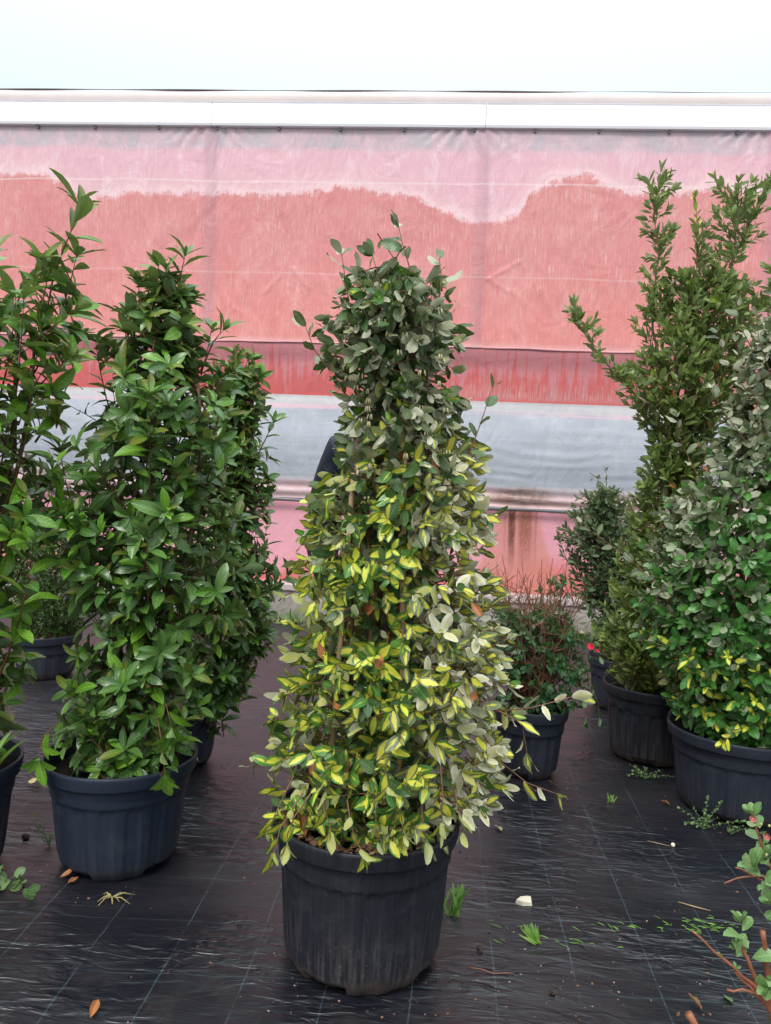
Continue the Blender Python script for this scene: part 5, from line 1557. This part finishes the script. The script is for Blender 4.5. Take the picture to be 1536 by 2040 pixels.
# weeds and grass tufts
def weed(x, y, h, n, cls, size, label, seed, spread=0.06, name='weed', lean=(0, 0), cat='weed', grp=None):
    g = np.random.default_rng(seed)
    root = empty(name, (x, y, gz_at(x, y)), label=label, cat=cat)
    if grp: root['group'] = grp
    lv = Leaves(root); tw = TB(root.location)
    z0 = gz_at(x, y)
    for i in range(n):
        e = np.array([x + g.normal(0, spread) + lean[0], y + g.normal(0, spread * 0.5) + lean[1], z0 + h * g.uniform(0.15, 1.0)])
        leafy(lv, tw, path_pts((x, y, z0), e, (0, 0, 0.01), 4), size, cls, size * 0.7, 0.25, (70, 35), np.array([0, -1, 0]), 0.3, 0.0, 0, 0.0011, 2, 0.3, g, 0.8)
    lv.build(singles=60)
    tw.build('stalks', M['weed'] if False else M['grass_stem'], root, kind='stuff')


M['grass_stem'] = simple('green_stalk', (0.10, 0.17, 0.05), 0.6, 0.3, 60)
M['dry_stem'] = simple('straw_stalk', (0.36, 0.30, 0.12), 0.7, 0.3, 60)


def tuft(x, y, h, n, label, seed, spread=0.02, lean=(0, 0), cls='blade', grp='grass tufts on the mat'):
    g = np.random.default_rng(seed)
    z0 = gz_at(x, y)
    root = empty('grass_tuft', (x, y, z0), label=label, cat='grass', group=grp)
    lv = Leaves(root)
    for i in range(n):
        d = np.array([g.normal(0, 0.35) + lean[0], g.normal(0, 0.35) + lean[1], 1.0])
        lv.add(np.array([x + g.normal(0, spread), y + g.normal(0, spread * 0.6), z0]), d, np.array([g.normal(0, 0.4), -1, 0.5]), h * g.uniform(0.6, 1.15), cls)
    lv.build(name='blade', singles=40)


weed(1.20, 3.44, 0.15, 13, 'weed', 0.015, 'leafy blue green weed sprawling at the foot of the wide right pot', 1, 0.07)
weed(1.30, 3.40, 0.05, 5, 'weed', 0.014, 'low part of the round leaved weed trailing right along the wide pot', 2, 0.05)
weed(1.085, 4.00, 0.06, 12, 'weed', 0.012, 'small low weed in front of the dark bay tree pot', 3, 0.06)
weed(-1.47, 2.50, 0.07, 7, 'weed', 0.050, 'rosette of broad pale green leaves on the mat at the left edge', 4, 0.045)
weed(-1.47, 2.83, 0.16, 6, 'weed', 0.014, 'feathery light green weed behind the left side of the slate blue pot', 5, 0.03, lean=(-0.03, 0))
tuft(0.362, 2.478, 0.060, 26, 'bright green grass tuft leaning left on the open mat right of the centre pot', 6, 0.006, (-0.5, 0))
tuft(0.09, 2.60, 0.11, 16, 'wispy grass tuft growing against the right side of the centre pot', 7, 0.016, (0.25, 0))
tuft(0.85, 3.65, 0.05, 10, 'tiny grass seedling on the mat left of the wide right pot', 8, 0.012)
tuft(-1.62, 2.75, 0.22, 14, 'long grass blades growing in the pot at the left edge', 9, 0.02, (0.3, -0.1), grp='grass growing in a pot')
bpy.data.objects['grass_tuft.003'].location = (-1.56, 2.50, 0.37)
g = np.random.default_rng(15)
root = empty('dry_weed', (-1.077, 2.505, 0.004), label='withered straw yellow weed in front of the slate blue pot', cat='weed')
t = TB(root.location)
for i in range(13):
    a = g.uniform(-0.5, 0.5) + (math.pi / 2 if i % 2 else -math.pi / 2) * g.uniform(0.2, 1)
    L = g.uniform(0.03, 0.10)
    dx, dy = L * math.sin(a) * 0.8, -L * abs(math.cos(a)) * 0.9 if i % 3 else L * 0.4
    t.tube([(-1.077, 2.505, 0.012), (-1.077 + dx * 0.5, 2.505 + dy * 0.5, 0.022), (-1.077 + dx, 2.505 + dy, 0.008)], [0.0022, 0.0018, 0.001], 4)
t.build('stalks', M['dry_stem'], root)
g = np.random.default_rng(16)
root = empty('leaf_pile', (-1.55, 2.48, 0.004), label='little heap of brown leaves and roots at the left edge beside the green rosette', cat='leaf pile')
lv = Leaves(root)
for i in range(34):
    lv.add(np.array([-1.56 + g.normal(0, 0.035), 2.46 + g.normal(0, 0.05), 0.012 + abs(g.normal(0, 0.015))]), g.normal(0, 1, 3) * [1, 1, 0.3], g.normal(0, 0.4, 3) + [0, 0, 1], g.uniform(0.025, 0.055), 'dead' if i % 3 else 'pale')
lv.build()

# grass clippings, crumbs, grit: uncountable
g = np.random.default_rng(17)
root = empty('grass_clippings', (0.6, 2.6, 0.0), kind='stuff')
lv = Leaves(root)
for cx, cy, n, sx in ((0.272, 2.56, 5, 0.03), (0.60, 2.625, 9, 0.05), (0.858, 2.649, 14, 0.05), (0.978, 2.682, 26, 0.05), (0.43, 2.499, 4, 0.03), (0.22, 2.47, 3, 0.02), (0.72, 2.62, 5, 0.05), (0.5, 2.5, 6, 0.05)):
    for i in range(n):
        x, y = cx + g.normal(0, sx), cy + g.normal(0, sx * 0.35)
        a = g.normal(0, 0.5)
        lv.add(np.array([x, y, gz_at(x, y) + 0.004]), np.array([math.cos(a), math.sin(a), 0.1]), np.array([0, -0.3, 1]), g.uniform(0.02, 0.05), 'blade')
lv.build(singles=0, rest_name='clippings')
for nm, mt, n, r in (('soil_crumbs', 'crumb', 420, 0.0028), ('grit', 'pebble', 150, 0.0017), ('leaf_crumbs', 'chips', 220, 0.0022)):
    t = TB((0, 3, 0))
    for i in range(n):
        u = g.uniform()
        if u < 0.45: x, y = g.normal(0.45, 0.45), 1.95 + abs(g.normal(0, 0.4))
        elif u < 0.75: x, y = g.normal(0.3, 1.2), g.uniform(1.9, 4.5)
        else:
            px, py, pr_ = ((-1.18, 2.8, 0.24), (-0.2, 2.365, 0.25), (-1.33, 3.76, 0.24), (1.2, 4.36, 0.25), (0.485, 3.97, 0.18), (1.43, 3.72, 0.28))[int(g.integers(0, 6))]
            q = g.uniform(math.pi * 0.9, math.pi * 2.1); rr = pr_ + abs(g.normal(0, 0.05))
            x, y = px + rr * math.cos(q), py + rr * math.sin(q)
        if abs(x) > 4: continue
        t.lump((x, y, gz_at(x, y) + 0.001), r * g.uniform(0.5, 1.9), i, (g.uniform(0.7, 1.6), g.uniform(0.7, 1.3), 0.6), 5, 0.35)
    tag(t.build(nm, M[mt], smooth=False), kind='stuff')

# weeds along the plinth
root = empty('plinth_weeds', (0, 7.5, 0.0), kind='stuff')
lv = Leaves(root)
for i in range(900):
    x = g.uniform(-5, 5)
    if vnoise(np.array(x * 1.7), np.array(4.2)) < -0.15 and g.uniform() < 0.8: continue
    y = 7.53 - abs(g.normal(0, 0.05))
    lv.add(np.array([x, y, 0.0]), np.array([g.normal(0, 0.5), g.normal(-0.2, 0.3), 1.0]), np.array([g.normal(0, 0.5), -1, 0.3]), g.uniform(0.03, 0.12), 'blade' if i % 3 else 'weed' if i % 2 else 'pale')
lv.build(singles=0, rest_name='weeds')
